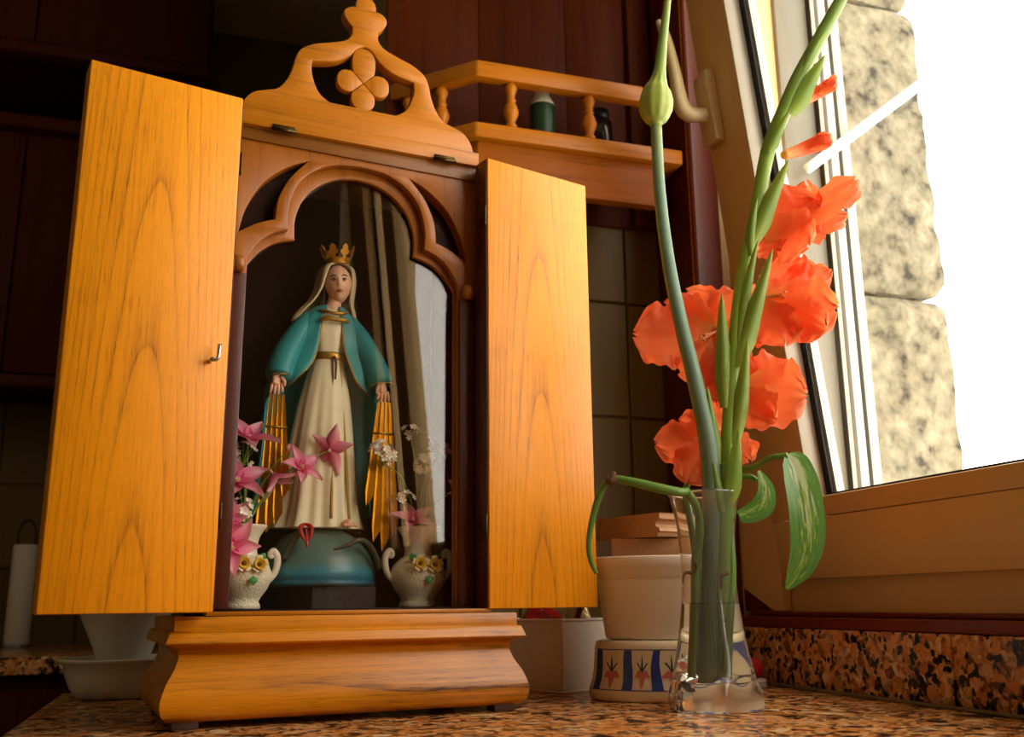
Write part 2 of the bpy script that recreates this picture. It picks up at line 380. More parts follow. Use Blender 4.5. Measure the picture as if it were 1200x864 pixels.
# outdoor shutter guide beside the frame
wpart('shutter_guide', (.932, 1.229, .10), (.962, 1.30, 1.50), M_frame)
wpart('dark_groove', (.9310, 1.2285, .10), (.9318, 1.24, 1.50), M_gasket, 0)
wpart('guide_lip', (.940, 1.2275, .10), (.946, 1.2288, 1.50), flat('grey_guide', '4a4a44', .6), 0)
wpart('brush_seal', (.9625, 1.232, .10), (.972, 1.30, 1.50), flat('grey_brush_seal', '22211e', .8))
wpart('shutter_guide', (.9725, 1.235, .10), (.99, 1.30, 1.50), M_frame)
# tilted sash
TILT = rad(6.3); ZS = .138
SM = inv @ Matrix.Translation((.80, 0, ZS)) @ Matrix.Rotation(-TILT, 4, 'Y')
SN = (SM.to_3x3() @ V((1, 0, 0)))
Y0s, Y1s, HT, SW, RH = -.3165, 1.233, 1.26, .0985, .106
wpart('sash_rail', (0, Y0s, 0), (.027, Y1s, .0795), M_beige, .002, SM)
wpart('sash_core', (.0272, Y0s+SW, .004), (.057, Y1s-SW, RH-.0005), M_beige, 0, SM)
wpart('sash_bead', (0, Y0s+SW, .0802), (.027, Y1s-SW, RH), M_beige, .002, SM)
wpart('sash_rail', (0, Y0s, HT-.10), (.058, Y1s, HT), M_beige, .003, SM)
wpart('sash_stile', (0, Y1s-SW, .0802), (.058, Y1s, HT-.1005), M_beige, .002, SM)
wpart('sash_stile', (0, Y0s, .0802), (.058, Y0s+SW, HT-.1005), M_beige, .002, SM)
wpart('sash_mullion', (.004, -.118, .1065), (.050, -.055, HT-.1005), M_beige, .002, SM)
wpart('glazing_bead', (.0008, Y1s-SW-.0022, RH+.001), (.0268, Y1s-SW-.0002, HT-.1012), M_frame, .0005, SM)
for a, b in (((.027, Y1s-SW-.0135, RH), (.0295, Y1s-SW, HT-.1)), ((.027, Y0s+SW, RH), (.0295, Y0s+SW+.012, HT-.1)), ((.027, Y0s+SW, RH-.004), (.0295, Y1s-SW, RH+.004))):
    wpart('gasket', a, b, M_gasket, .0004, SM)
wpart('glass_pane', (.0297, -.0548, RH+.0002), (.0327, Y1s-SW-.0002, HT-.1006), M_pane, 0, SM)
wpart('glass_pane', (.0297, Y0s+SW+.0002, RH+.0002), (.0327, -.1182, HT-.1006), M_pane, 0, SM)
wpart('glass_pane', (.0457, -.0548, RH+.0002), (.0487, Y1s-SW-.0002, HT-.1006), M_pane, 0, SM)
wpart('glass_pane', (.0457, Y0s+SW+.0002, RH+.0002), (.0487, -.1182, HT-.1006), M_pane, 0, SM)
wpart('spacer_bar', (.0332, Y1s-SW-.0165, RH), (.0452, Y1s-SW-.008, HT-.1), M_alu, 0, SM)
hm = box_me('perforation', (-.0004, -.0001, -.0009), (.0012, .0004, .0009), 0)
pv = [( [(x, Y1s-SW-.0168, z) for x, z in ((.0365, zz), (.0385, zz), (.0385, zz+.0016), (.0365, zz+.0016))], [(0, 1, 2, 3)]) for zz in [RH+.012+.0042*i for i in range(240)]]
o = part('perforation', *merge(*pv), M_gasket, wn, smooth=False); o.matrix_basis = SM; o['kind'] = 'stuff'
# handle: escutcheon, neck and upright lever
wpart('handle_plate', (-.017, 1.186, .652), (0, 1.225, .768), M_handle, .003, SM)
hv = merge(tube([(-.012, 1.206, .700), (-.03, 1.206, .700), (-.044, 1.207, .702), (-.052, 1.208, .712), (-.054, 1.209, .735), (-.054, 1.211, .775), (-.056, 1.213, .815), (-.060, 1.2145, .845), (-.066, 1.215, .862)], [.0145, .014, .0150, .0155, .0135, .0115, .0105, .0095, .005], 14, 5, .8))
o = part('handle_lever', *hv, M_handle, wn); o.matrix_basis = SM

# ------------------------------------------------------------------ outdoors
rock, nt, b = newmat('rough_granite_masonry')
def _rock():
    L = nt.links.new; tc = nt.nodes.new('ShaderNodeTexCoord')
    n1 = nt.nodes.new('ShaderNodeTexNoise'); n1.inputs['Scale'].default_value = 38; n1.inputs['Detail'].default_value = 6; L(tc.outputs['Object'], n1.inputs['Vector'])
    L(ramp(nt, n1.outputs['Fac'], [(.3, lin('34312a')), (.42, lin('6c6756')), (.6, lin('86806c')), (.8, lin('9c9682'))]), b.inputs['Base Color']); b.inputs['Roughness'].default_value = .9
    bp = nt.nodes.new('ShaderNodeBump'); bp.inputs['Strength'].default_value = .8; bp.inputs['Distance'].default_value = .006
    n2 = nt.nodes.new('ShaderNodeTexNoise'); n2.inputs['Scale'].default_value = 70; n2.inputs['Detail'].default_value = 5; L(tc.outputs['Object'], n2.inputs['Vector'])
    L(n2.outputs['Fac'], bp.inputs['Height']); L(bp.outputs['Normal'], b.inputs['Normal'])
_rock()
sw = thing('stone_reveal', 'rough pale granite masonry pier outside the window, seen through the glass', 'stone wall', (1.1, 1.34, -.9))
def stone(z0, z1, seed):
    nx, nz, ny = 20, 26, 8; xa, xb, ya, yb = .995, 1.205, 1.302, 1.50
    vs, fs = [], []
    def P(x, y, z, n):
        q = V((x*9, y*9, z*9+seed)); d = mnoise.fractal(q, .9, 2.2, 4)*.010
        e = max(0, 1-min(z-z0, z1-z)/.02); return V((x, y, z))+V(n)*(d-.010*e*e)
    rows = []
    for k in range(nz+1):
        z = lerp(z0, z1, k/nz); row = []
        for i in range(nx+1): row.append(P(lerp(xa, xb, i/nx), ya, z, (0 if i < nx else .7, -1, 0)))
        for j in range(1, ny+1): row.append(P(xb, lerp(ya, yb, j/ny), z, (1, 0, 0)))
        row.append(V((xa, yb, z))); rows.append(row)
    m = len(rows[0])
    for row in rows: vs += row
    for k in range(nz):
        for i in range(m):
            a = k*m+i; c = k*m+(i+1) % m; fs.append((a, c, c+m, a+m))
    fs.append(tuple(range(m))[::-1]); fs.append(tuple(range(nz*m, nz*m+m)))
    o = part('stone_block', vs, fs, rock, sw, world=True); sharp(o.data, 60)
for z0, z1, s in ((-.9, -.30, 1), (-.292, .154, 5), (.162, .606, 11), (.616, 1.165, 23), (1.175, 1.60, 37)): stone(z0, z1, s)
def on_y(px, py, Y): return on_plane(px, py, (0, Y, 0), (0, 1, 0))
def rod(name, pts, r, mat, label, cat, n=8, sub=4):
    pts = [V(p) for p in pts]; o = thing(name, label, cat, pts[0]); 
    vs, fs = tube(pts, r, n, sub); vs = [v-pts[0] for v in vs]; me = mesh(name, vs, fs); fixn(me); me.materials.append(mat)
    bpy.data.objects.remove(o); q = bpy.data.objects.new(name, me); COL.objects.link(q); q.location = pts[0]; return tag(q, label, cat)
a = on_y(946, 198, 1.215); bq = on_y(1130, 60, 1.215)
rod('clothesline_arm', [a, a.lerp(bq, .5), bq], .0085, flat('pale_blue_plastic', 'c9dcf0', .4), 'pale blue slanted arm across the window view in front of the stone', 'arm')
c0 = on_plane(1080, -30, (1.6, 0, 0), (1, 0, 0)); c1 = on_plane(1165, 350, (1.6, 0, 0), (1, 0, 0)); c2 = on_plane(1200, 520, (1.6, 0, 0), (1, 0, 0))
rod('outdoor_cable', [c0, c1, c2], .003, flat('pale_blue_wire', 'b9cfe6', .5), 'thin pale cable hanging outdoors against the white sky', 'cable')

# ------------------------------------------------------------------ the shrine
SY = rad(6.59); SO = V((.1593, 1.0492, 0))
shrine = thing('wooden_shrine', 'open honey-brown wooden shrine with two flat doors, arched front and carved crest', 'shrine', SO, SY)
SMX = wmat(shrine)
def sp(px, py, ly):          # shrine-local point seen at a pixel on the plane y = ly
    n = SMX.to_3x3() @ V((0, 1, 0)); p = on_plane(px, py, SMX @ V((0, ly, 0)), n); return SMX.inverted() @ p
# plinth: moulded on all four sides
prof = [(.0005, .1002), (.0012, .0992), (.0012, .0875), (.0045, .0865), (.0055, .0845), (.0075, .0800), (.0085, .0765), (.0070, .0745), (.0010, .0735), (-.0040, .070), (-.0048, .062), (-.0012, .052), (.0050, .042), (.0085, .033), (.0105, .026), (.0105, .020), (.0085, .0125), (.0050, .0085), (.0025, .0070)]
hx, yf, yb = .1735, -.0388, .165
vs, fs = [], []
for o, z in prof: vs += [(-hx-o, yf-o, z), (hx+o, yf-o, z), (hx+o, yb+o, z), (-hx-o, yb+o, z)]
for i in range(len(prof)-1):
    for k in range(4): fs.append((i*4+k, i*4+(k+1) % 4, (i+1)*4+(k+1) % 4, (i+1)*4+k))
fs += [(0, 1, 2, 3), tuple(range(len(vs)-4, len(vs)))[::-1]]
o = part('plinth', vs, fs, M_plinth, shrine); sharp(o.data, 50)
M_foot = flat('dark_foot_timber', '4a3020', .6)
for sx in (-1, 1):
    for y in (-.030, .150): box('foot', (sx*.160-.012, y-.011, .0002), (sx*.160+.012, y+.011, .0088), M_foot, shrine, .001)
# case
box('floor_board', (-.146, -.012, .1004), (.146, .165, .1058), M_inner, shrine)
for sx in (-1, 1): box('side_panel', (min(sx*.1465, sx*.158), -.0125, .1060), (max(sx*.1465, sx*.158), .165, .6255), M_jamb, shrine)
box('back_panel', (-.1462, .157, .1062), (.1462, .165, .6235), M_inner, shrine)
box('top_board', (-.158, .0, .6262), (.158, .166, .6362), M_walnut, shrine)
box('sill_strip', (-.1465, -.036, .1006), (.1465, -.0128, .1046), M_honey, shrine, .0008)
# pierced front: outer plate with two eye-shaped piercings, inner plate showing as a moulded lip
lip = sm2([(.1215, .474), (.114, .488), (.105, .4995), (.093, .508), (.0795, .5135)], 4)+sm2([(.0795, .5135), (.0798, .538), (.0715, .5665), (.0535, .5875), (.029, .5995), (0, .6025)], 5)
inn = sm2([(.1205, .470), (.112, .4815), (.1015, .4925), (.088, .5010), (.0695, .5065)], 4)+sm2([(.0695, .5065), (.0700, .530), (.0625, .5545), (.0470, .5740), (.0250, .5870), (0, .5915)], 5)
def arch_outline(half, w, bottom):
    R = [(w, .6255), (w, bottom), (.1215, bottom)]+half
    return R+[(-x, y) for x, y in reversed(R) if abs(x) > 1e-6]
eye = sm2([(.0605, .5985), (.0800, .5745), (.0915, .5480), (.0940, .5235)], 5)+sm2([(.0940, .5235), (.1130, .5160), (.1325, .5030)], 4)[1:]+sm2([(.1325, .5030), (.1255, .5320), (.1085, .5640), (.0830, .5870), (.0605, .5985)], 4)[1:-1]
plate('arch_frame', [arch_outline(lip, .1462, .1062), eye, [(-x, y) for x, y in reversed(eye)]], 0, .011, M_honeyv, shrine, .0012)
plate('arch_lip', [arch_outline(inn, .1458, .1062), eye, [(-x, y) for x, y in reversed(eye)]], .0113, .018, M_honeyv, shrine, .0012)
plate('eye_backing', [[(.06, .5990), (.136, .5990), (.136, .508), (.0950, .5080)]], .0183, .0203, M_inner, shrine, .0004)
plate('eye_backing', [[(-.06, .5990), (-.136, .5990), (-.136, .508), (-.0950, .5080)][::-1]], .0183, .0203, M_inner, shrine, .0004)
plate('header_board', [[(-.1462, .6120), (.1462, .6085), (.1462, .6257), (-.1462, .6257)]], -.003, -.0004, M_walnut, shrine, .0006)
for sx in (-1, 1):
    o = box('jamb_post', (min(sx*.1218, sx*.1420), -.0045, .1062), (max(sx*.1218, sx*.1420), -.0003, .4560), M_jamb, shrine, .0015)
    o = part('capital', *lathe([(.0002, -.0085), (.0055, -.0080), (.0078, -.004), (.0085, 0), (.0078, .004), (.0055, .0080), (.0002, .0085)], 20), M_honeyv, shrine)
    o.location = (sx*.1318, -.0058, .4645)
# crest, hinged on the case
half = sm2([(0, .8212), (.0045, .8208), (.0092, .8180), (.0122, .8120), (.0128, .8050)], 4)+sm2([(.0128, .8050), (.0190, .8040), (.0255, .7985), (.0262, .7915), (.0215, .7835), (.0160, .7775)], 4)[1:]+sm2([(.0160, .7775), (.0165, .7665), (.0245, .7575), (.0420, .7505), (.0605, .7440), (.0755, .7335), (.0815, .7190), (.0835, .7090), (.0890, .6930), (.0990, .6790), (.1130, .6735), (.1260, .6680), (.1350, .6570), (.1392, .6450)], 4)[1:]+[(.1452, .6446), (.1452, .6266)]
outer = mir(half)
hole = sm2([(0, .7545), (.0085, .7505), (.0200, .7370), (.0370, .7270), (.0615, .7215)], 4)+sm2([(.0615, .7215), (.0615, .7055), (.0530, .6840), (.0400, .6738)], 4)[1:]+[(0, .6738)]
plate('crest', [outer, mir(hole)], -.006, .010, M_honey, shrine, .0016)
box('crest_strip', (-.1452, -.0085, .6268), (.1452, -.0062, .6440), M_honey, shrine, .0008)
q = thing('quatrefoil', None, None, (0, 0, .7075)); q.parent = shrine
def petal2(h, w):
    return [(0, .0004)]+sm2([(w*.93, w*.96), (w*1.02, h*.55), (w*.95, h*.78), (w*.58, h*.955), (0, h), (-w*.58, h*.955), (-w*.95, h*.78), (-w*1.02, h*.55), (-w*.93, w*.96)], 3)
for k, (hh, ww) in enumerate(((.0455, .0140), (.0315, .0135), (.0345, .0140), (.0315, .0135))):
    o = plate('petal', [petal2(hh, ww)], -.004, .006, M_honey, q, .0012); o.rotation_euler = (0, rad(90*k), 0)
for x in (-.0905, .1005):
    h = part('hinge', *tube([(x-.014, -.0098, .6262), (x+.014, -.0098, .6262)], .0024, 10, 1), M_brass, shrine)
    box('hinge_leaf', (x-.013, -.0096, .6270), (x+.013, -.0088, .6320), M_brass, h, .0003)
# doors (local origin at the hinge edge, front face at y=0)
def door(lx, ly, ang, sg, th):
    d = thing('door', None, None, (lx, ly, .6242)); d.parent = shrine
    d.rotation_euler = (0, 0, ang); w = .148; h = .5199
    o = box('panel', (-w/2, 0, -h), (w/2, th, 0), M_door, d, .0016, Matrix.Translation((sg*w/2, 0, 0)))
    box('edge_shade', (min(-sg*.0002, -sg*.0012), .0022, -h+.001), (max(-sg*.0002, -sg*.0012), th-.0005, -.001), M_jamb, d, .0003)  # thin dark strip: shade of the hinge edge put into its colour
    for z in (-.072, -.432):
        box('hinge', (min(-sg*.0013, -sg*.0030), .001, z-.012), (max(-sg*.0013, -sg*.0030), .016, z+.012), M_brass, d, .0004)
    return d
dl = door(-.1448, -.0677, rad(8.42-1.0), -1, .030)
dr = door(.1434, -.0396, rad(10.72-1.0), 1, .0255)
la = dl.matrix_basis.inverted() @ sp(249, 418, -.0677)
lv = merge(tube([(la.x-.003, .001, la.z-.006), (la.x-.003, -.010, la.z-.005)], .0021, 8, 1), tube([(la.x-.003, -.0095, la.z-.006), (la.x+.002, -.0105, la.z-.004), (la.x+.003, -.0105, la.z+.010)], .0019, 8, 3))
part('latch_hook', *lv, M_metal, dl, label='small bright metal hook')
box('glass_pane', (-.1450, .0186, .1063), (.1450, .0206, .6080), M_spane, shrine, 0)

# ------------------------------------------------------------------ the painted statue behind the glass
STL = V((-.0085, .095, .1060))
statue = thing('statue', 'painted plaster statue of a crowned woman in a teal cloak standing on a blue globe', 'statue', SMX @ STL, SY)
C_teal = flat('teal_paint', '2f8f92', .45, var=.22, vscale=60); C_cream = flat('cream_robe_paint', 'ece0b8', .5, var=.1, vscale=60)
C_skin = flat('flesh_paint', 'efb894', .45, var=.05); C_veil = flat('ivory_veil_paint', 'e0cc9c', .5, var=.1, vscale=80)
C_hair = flat('brown_hair_paint', '4a2c18', .5); C_lip = flat('red_lip_paint', 'b8504a', .4); C_eye = flat('dark_eye_paint', '241a16', .3); C_white = flat('eye_white_paint', 'd8cdbd', .3)
C_blush = flat('blush_paint', 'd88a70', .5); C_globe = newmat('blue_globe_paint')
def _globe():
    m, nt, b = C_globe; L = nt.links.new; tc = nt.nodes.new('ShaderNodeTexCoord'); spz = nt.nodes.new('ShaderNodeSeparateXYZ'); L(tc.outputs['Object'], spz.inputs[0])
    n = nt.nodes.new('ShaderNodeTexNoise'); n.inputs['Scale'].default_value = 40; L(tc.outputs['Object'], n.inputs['Vector'])
    f = mth(nt, 'MULTIPLY_ADD', n.outputs['Fac'], .012, spz.outputs[2])
    L(ramp(nt, mth(nt, 'MULTIPLY', f, 10), [(.29, lin('5a4a30')), (.345, lin('2a6a80')), (.46, lin('3a8a9c')), (.56, lin('56766c')), (1, lin('5c6e5c'))]), b.inputs['Base Color']); b.inputs['Roughness'].default_value = .35
    return m
C_globe = _globe()
# socle and globe
part('socle', *merge(([(x, y, z) for z in (0, .0235) for x, y in ((-.054, .035), (-.054, .010), (-.0165, -.040), (.0545, -.040), (.066, .01), (.066, .035))],
    [(0, 1, 2, 3, 4, 5)[::-1], (6, 7, 8, 9, 10, 11)]+[(i, (i+1) % 6, (i+1) % 6+6, i+6) for i in range(6)])), flat('dark_brown_block', '2c1c14', .55, var=.3, vscale=90, bump=.4, bscale=400), statue, smooth=False)
gp = [(.063, .0238), (.0665, .0245), (.0675, .028), (.0655, .031)]+[(.0668*cos(t)**.9, .032+.0585*sin(t)) for t in [rad(8*i) for i in range(0, 11)]]+[(.004, .0905)]
part('globe', *lathe(gp, 48, 0, .008, 1, .82), C_globe, statue)
# loft of elliptical sections with folds
def loft(secs, n, fold=None, a0=None, close=True, cap=True):
    vs, fs = [], []; cnt = n if close else n+1
    for i, (z, rx, ry, cx, cyy) in enumerate(secs):
        for k in range(cnt):
            if close: t = 2*pi*k/n
            else:
                o = a0[i]; t = -pi/2+o+(2*pi-2*o)*k/n
            m = 1+(fold(t, z, i) if fold else 0)
            vs.append((cx+rx*m*cos(t), cyy+ry*m*sin(t), z))
    for i in range(len(secs)-1):
        for k in range(n):
            a = i*cnt+k; b = i*cnt+((k+1) % cnt if close else k+1); fs.append((a, b, b+cnt, a+cnt))
    if cap and close: fs += [tuple(range(n))[::-1], tuple(range((len(secs)-1)*n, len(secs)*n))]
    return vs, fs
def dense(secs, sub=4):
    a = spline([V(s[:3]) for s in secs], sub); b = spline([V((s[0], s[3], s[4])) for s in secs], sub)
    return [(p.x, p.y, p.z, q.y, q.z) for p, q in zip(a, b)]
robe = dense([(.0885, .050, .034, -.003, .002), (.095, .047, .033, -.003, .002), (.12, .042, .031, -.003, .002), (.17, .038, .029, -.002, .002), (.23, .031, .025, 0, .002), (.275, .0225, .019, .002, .003), (.291, .0195, .0165, .003, .003), (.305, .022, .018, .003, .003), (.325, .0255, .0195, .002, .003), (.340, .0235, .0165, .002, .004), (.349, .013, .011, .004, .004), (.356, .0095, .009, .005, .003)])
def rf(t, z, i):
    k = max(0, (.285-z)/.2); return .085*k*sin(9*t+2.2*sin(2*t)+z*9)+.05*k*sin(17*t+1)+(.02*sin(8*t) if .295 < z < .335 else 0)
part('robe', *loft(robe, 96, rf), C_cream, statue)
# long yellow fold lines down the robe, belt
for x0, x1 in ((.0035, .004), (.0125, .026)):
    pts = []
    for z in (.286, .25, .2, .15, .098):
        f = (z-.098)/.188; x = lerp(x1, x0, f); rx = lerp(.047, .0205, f); ry = lerp(.033, .0175, f)
        pts.append((x, .002-ry*math.sqrt(max(.05, 1-(x/rx)**2))*1.03, z))
    part('robe_seam', *tube(pts, [.0012, .0016, .0018, .002, .0016], 6), flat('ochre_fold_paint', 'b08a30', .5), statue)
part('belt', *loft([(.2855, .0215, .0182, .003, .003), (.288, .0222, .019, .003, .003), (.2925, .0218, .0187, .003, .003), (.2945, .0212, .018, .003, .003)], 40), M_goldp, statue)
part('belt_tail', *tube([(.005, -.0165, .288), (.0065, -.020, .28), (.006, -.0215, .26)], [.0018, .0016, .001], 6), flat('dark_cord_paint', '4a3a20', .5), statue)
# cloak, open at the front
cl = [(.352, .0165, .0135, .004, .006), (.345, .0250, .017, .003, .007), (.333, .0350, .022, .002, .008), (.315, .0430, .0255, .001, .008), (.290, .0520, .0290, .000, .008), (.268, .0600, .0315, -.001, .006), (.252, .0635, .031, -.001, .006), (.236, .0645, .0285, -.002, .012), (.20, .0655, .027, -.003, .014), (.15, .065, .027, -.004, .014), (.105, .067, .029, -.005, .014)]
op = [24, 22, 20, 19, 20, 27, 42, 72, 82, 86, 88]
cd = dense(cl, 4); od = [p.x for p in spline([(a, 0, 0) for a in op], 4)]
def cf(t, z, i):
    k = 1 if z < .34 else .4; return k*(.028*sin(7*t+z*40)+.018*sin(13*t-z*55)+.02*sin(z*150+3*t)*(1 if .25 < z < .3 else .2))
cv, cfaces = loft(cd, 90, cf, [rad(o) for o in od], False)
o = part('cloak', cv, cfaces, C_teal, statue)
md = o.modifiers.new('thickness', 'SOLIDIFY'); md.thickness = .0022; md.offset = 1
rows = 91
for e in (0, 90):
    ed = [V(cv[i*rows+e])+V((0, -.0012, 0)) for i in range(2, len(cd)-14, 2)]
    part('gold_border', *tube(ed, .0011, 6, 1), M_goldp, statue)
part('collar_trim', *tube([(-.0125, -.0095, .3455), (-.004, -.0160, .3425), (.006, -.0170, .3415), (.016, -.0145, .3435), (.021, -.008, .3475)], .0021, 8), M_goldp, statue)
part('clasp', *tube([(-.0135, -.0185, .3315), (-.006, -.0215, .3330), (.004, -.0225, .3320), (.014, -.0215, .3325), (.020, -.0180, .3310)], [.0022, .003, .0024, .003, .0018], 8), M_goldp, statue)
# sleeves
for sx in (-1, 1):
    pts = [(sx*.024+.002, .004, .338), (sx*.038+.001, -.003, .314), (sx*.0495, -.010, .290), (sx*.0570, -.018, .270), (sx*.0600, -.022, .2575)]
    part('sleeve', *tube(pts, [.009, .0125, .0140, .0140, .0135], 20, 5, 1.15), C_teal, statue)
    part('cuff_trim', *tube([(sx*.0600+.0132*cos(t), -.022+.0150*sin(t), .2573+.002*cos(t)) for t in [2*pi*k/14 for k in range(15)]], .0010, 6, 1), M_goldp, statue)
# hands: palm, four fingers, thumb in one skinned surface each
def skin_mesh(name, nodes, edges, mat, parent, sub=2, root=0):
    me = bpy.data.meshes.new(name); me.from_pydata([n[:3] for n in nodes], edges, []); o = link(name, me, mat, parent)
    md = o.modifiers.new('skin', 'SKIN'); md.use_smooth_shade = True
    for i, v in enumerate(me.skin_vertices[0].data): v.radius = (nodes[i][3], nodes[i][3]*(nodes[i][4] if len(nodes[i]) > 4 else 1)); v.use_root = (i == root)
    if sub: s_ = o.modifiers.new('round', 'SUBSURF'); s_.levels = sub; s_.render_levels = sub
    dg = bpy.context.evaluated_depsgraph_get(); me2 = bpy.data.meshes.new_from_object(o.evaluated_get(dg)); o.modifiers.clear(); o.data = me2; me2.name = name
    me2.polygons.foreach_set('use_smooth', [True]*len(me2.polygons))
    if not me2.materials: me2.materials.append(mat)
    return o
for sx in (-1, 1):
    hx0, hy, hz = sx*.0625, -.0255, .259
    vf = []
    lay = [V((hx0, hy+.002, hz)), V((hx0, hy, hz-.006)), V((hx0+sx*.0005, hy-.001, hz-.0125))]
    vf.append(tube(lay, [.0052, .0068, .0066], 14, 4, .55))
    for k in range(4):
        x = hx0-.0050+k*.0034; ln = (.0115, .0130, .0125, .0100)[k] if sx < 0 else (.0100, .0125, .0130, .0115)[k]
        spread = (k-1.5)*.0006
        vf.append(tube([(x, hy-.001, hz-.0105), (x+spread, hy-.0022, hz-.0105-ln*.5), (x+spread*2, hy-.0008, hz-.0105-ln)], [.0019, .0018, .0012], 8, 4))
    tx = hx0-sx*.0058
    vf.append(tube([(tx+sx*.001, hy-.001, hz-.003), (tx-sx*.0022, hy-.0036, hz-.0085), (tx-sx*.0024, hy-.0040, hz-.0138)], [.0023, .0021, .0013], 8, 4))
    part('hand', *merge(*vf), C_skin, statue, label=None)
    bm = None
# gilded rays below each hand
ray_specs = {-1: [((-.0685, -.026, .236), (-.0745, -.030, .068), .0050), ((-.0640, -.0265, .236), (-.0640, -.0305, .080), .0056), ((-.0590, -.0265, .236), (-.0555, -.0305, .088), .0056), ((-.0545, -.026, .236), (-.0480, -.030, .118), .0054)],
             1: [((.0575, -.026, .236), (.0465, -.030, .113), .0052), ((.0620, -.0265, .236), (.0560, -.0305, .072), .0056), ((.0665, -.0265, .236), (.0665, -.0305, .062), .0054), ((.0705, -.026, .236), (.0785, -.030, .080), .0050)]}
for sx in (-1, 1):
    for (a, b, w) in ray_specs[sx]:
        a, b = V(a), V(b); w *= .98; d = (b-a); n = 2; m1 = a+d*.9
        q = [(a.x-w*.28, a.y, a.z), (a.x+w*.28, a.y, a.z), (m1.x+w, m1.y, m1.z), (b.x-w*.6, b.y, b.z), (m1.x-w, m1.y, m1.z+.004)]
        r = [(x, y-.0016 if i in (2, 4) else y-.0012, z) for i, (x, y, z) in enumerate(q)]
        part('ray', q+r, [(0, 1, 2, 3, 4), (9, 8, 7, 6, 5)]+[(i, (i+1) % 5, (i+1) % 5+5, i+5) for i in range(5)], M_gold, statue, smooth=False)
    xs = [s[0].x if hasattr(s[0], 'x') else s[0][0] for s in ray_specs[sx]]
    part('ray_band', *tube([(sx*.0615-.0125, -.0300, .198), (sx*.0615+.0125, -.0300, .198)], .0011, 6, 1), M_goldp, statue)
# head with face
HC = V((.0098, -.004, .3815))
def headverts():
    vs, fs = [], []; n, m = 44, 36
    for i in range(m+1):
        ph = pi*i/m
        for k in range(n):
            t = 2*pi*k/n; x = cos(t)*sin(ph); y = sin(t)*sin(ph); z = cos(ph)
            p = V((x*.0150, y*.0172, z*.0212))
            if z < 0: p.x *= 1-.30*(-z)**1.6; p.y *= 1-.10*(-z)**2
            if y < 0:
                fx, fz = p.x, p.z
                p.y -= .0036*math.exp(-(fx/.0019)**2-((fz+.0020)/.0032)**2)       # nose tip
                p.y -= .0018*math.exp(-(fx/.0014)**2-((fz-.0030)/.0045)**2)       # bridge
                for s in (-1, 1):
                    p.y += .0022*math.exp(-((fx-s*.0055)/.0026)**2-((fz-.0030)/.0021)**2)   # sockets
                    p.y -= .0010*math.exp(-((fx-s*.0060)/.0040)**2-((fz-.0065)/.0014)**2)   # brow ridge
                    p.y -= .0012*math.exp(-((fx-s*.0070)/.0035)**2-((fz+.0045)/.0040)**2)   # cheeks
                p.y -= .0014*math.exp(-(fx/.0034)**2-((fz+.0088)/.0016)**2)       # lips
                p.y += .0008*math.exp(-(fx/.0040)**2-((fz+.0115)/.0011)**2)
                p.y -= .0016*math.exp(-(fx/.0038)**2-((fz+.0160)/.0028)**2)       # chin
            vs.append(p)
    for i in range(m):
        for k in range(n):
            a = i*n+k; b = i*n+(k+1) % n; fs.append((a, b, b+n, a+n))
    return vs, fs
HM = Matrix.Translation(HC) @ Matrix.Rotation(rad(-10), 4, 'Z') @ Matrix.Rotation(rad(-5), 4, 'Y') @ Matrix.Rotation(rad(9), 4, 'X') @ Matrix.Scale(1.10, 4)
hv_, hf_ = headverts()
head = part('head', hv_, hf_, C_skin, statue); head.matrix_basis = HM
def facept(x, z):
    best = min((v for v in hv_ if v.y < 0), key=lambda v: (v.x-x)**2+(v.z-z)**2); return best.y
for s in (-1, 1):
    y = facept(s*.0055, .003)
    part('eye', *tube([(s*.0027, y-.0007, .0026), (s*.0053, y-.0013, .0032), (s*.0086, y+.0003, .0027)], [.0005, .0017, .0005], 8, 4), C_white, head)
    part('iris', *tube([(s*.0042+.0003, y-.0022, .0029), (s*.0052+.0003, y-.0025, .0032), (s*.0064+.0003, y-.0020, .0029)], [.0006, .0015, .0006], 8, 3), C_eye, head)
    part('eyelid', *tube([(s*.0025, y-.0012, .0036), (s*.0054, y-.0024, .0050), (s*.0089, y-.0001, .0036)], [.0003, .0006, .0003], 6, 4), C_hair, head)
    yb2 = facept(s*.006, .0075)
    part('eyebrow', *tube([(s*.0024, yb2-.0004, .0070), (s*.0058, yb2-.0007, .0084), (s*.0092, yb2+.0014, .0070)], [.0004, .0007, .0003], 6, 4), C_hair, head)
    part('ear', *tube([(s*.0148, .001, .004), (s*.0160, .002, .001), (s*.0146, .0015, -.004)], [.001, .0022, .001], 8, 4), C_skin, head)
    yc2 = facept(s*.0072, -.0050)
yl = facept(0, -.0088)
part('lips', *merge(tube([(-.0032, yl+.0009, -.0086), (-.0012, yl-.0004, -.0080), (0, yl-.0004, -.0083), (.0012, yl-.0004, -.0080), (.0032, yl+.0009, -.0086)], [.0003, .0008, .0007, .0008, .0003], 8, 4), tube([(-.0028, yl+.0008, -.0090), (0, yl-.0006, -.0099), (.0028, yl+.0008, -.0090)], [.0003, .0011, .0003], 8, 4)), C_lip, head)
part('neck', *tube([(.005, .003, .350), (.0075, .001, .362), (.009, .000, .374)], [.0105, .0086, .0085], 18, 4), C_skin, statue)
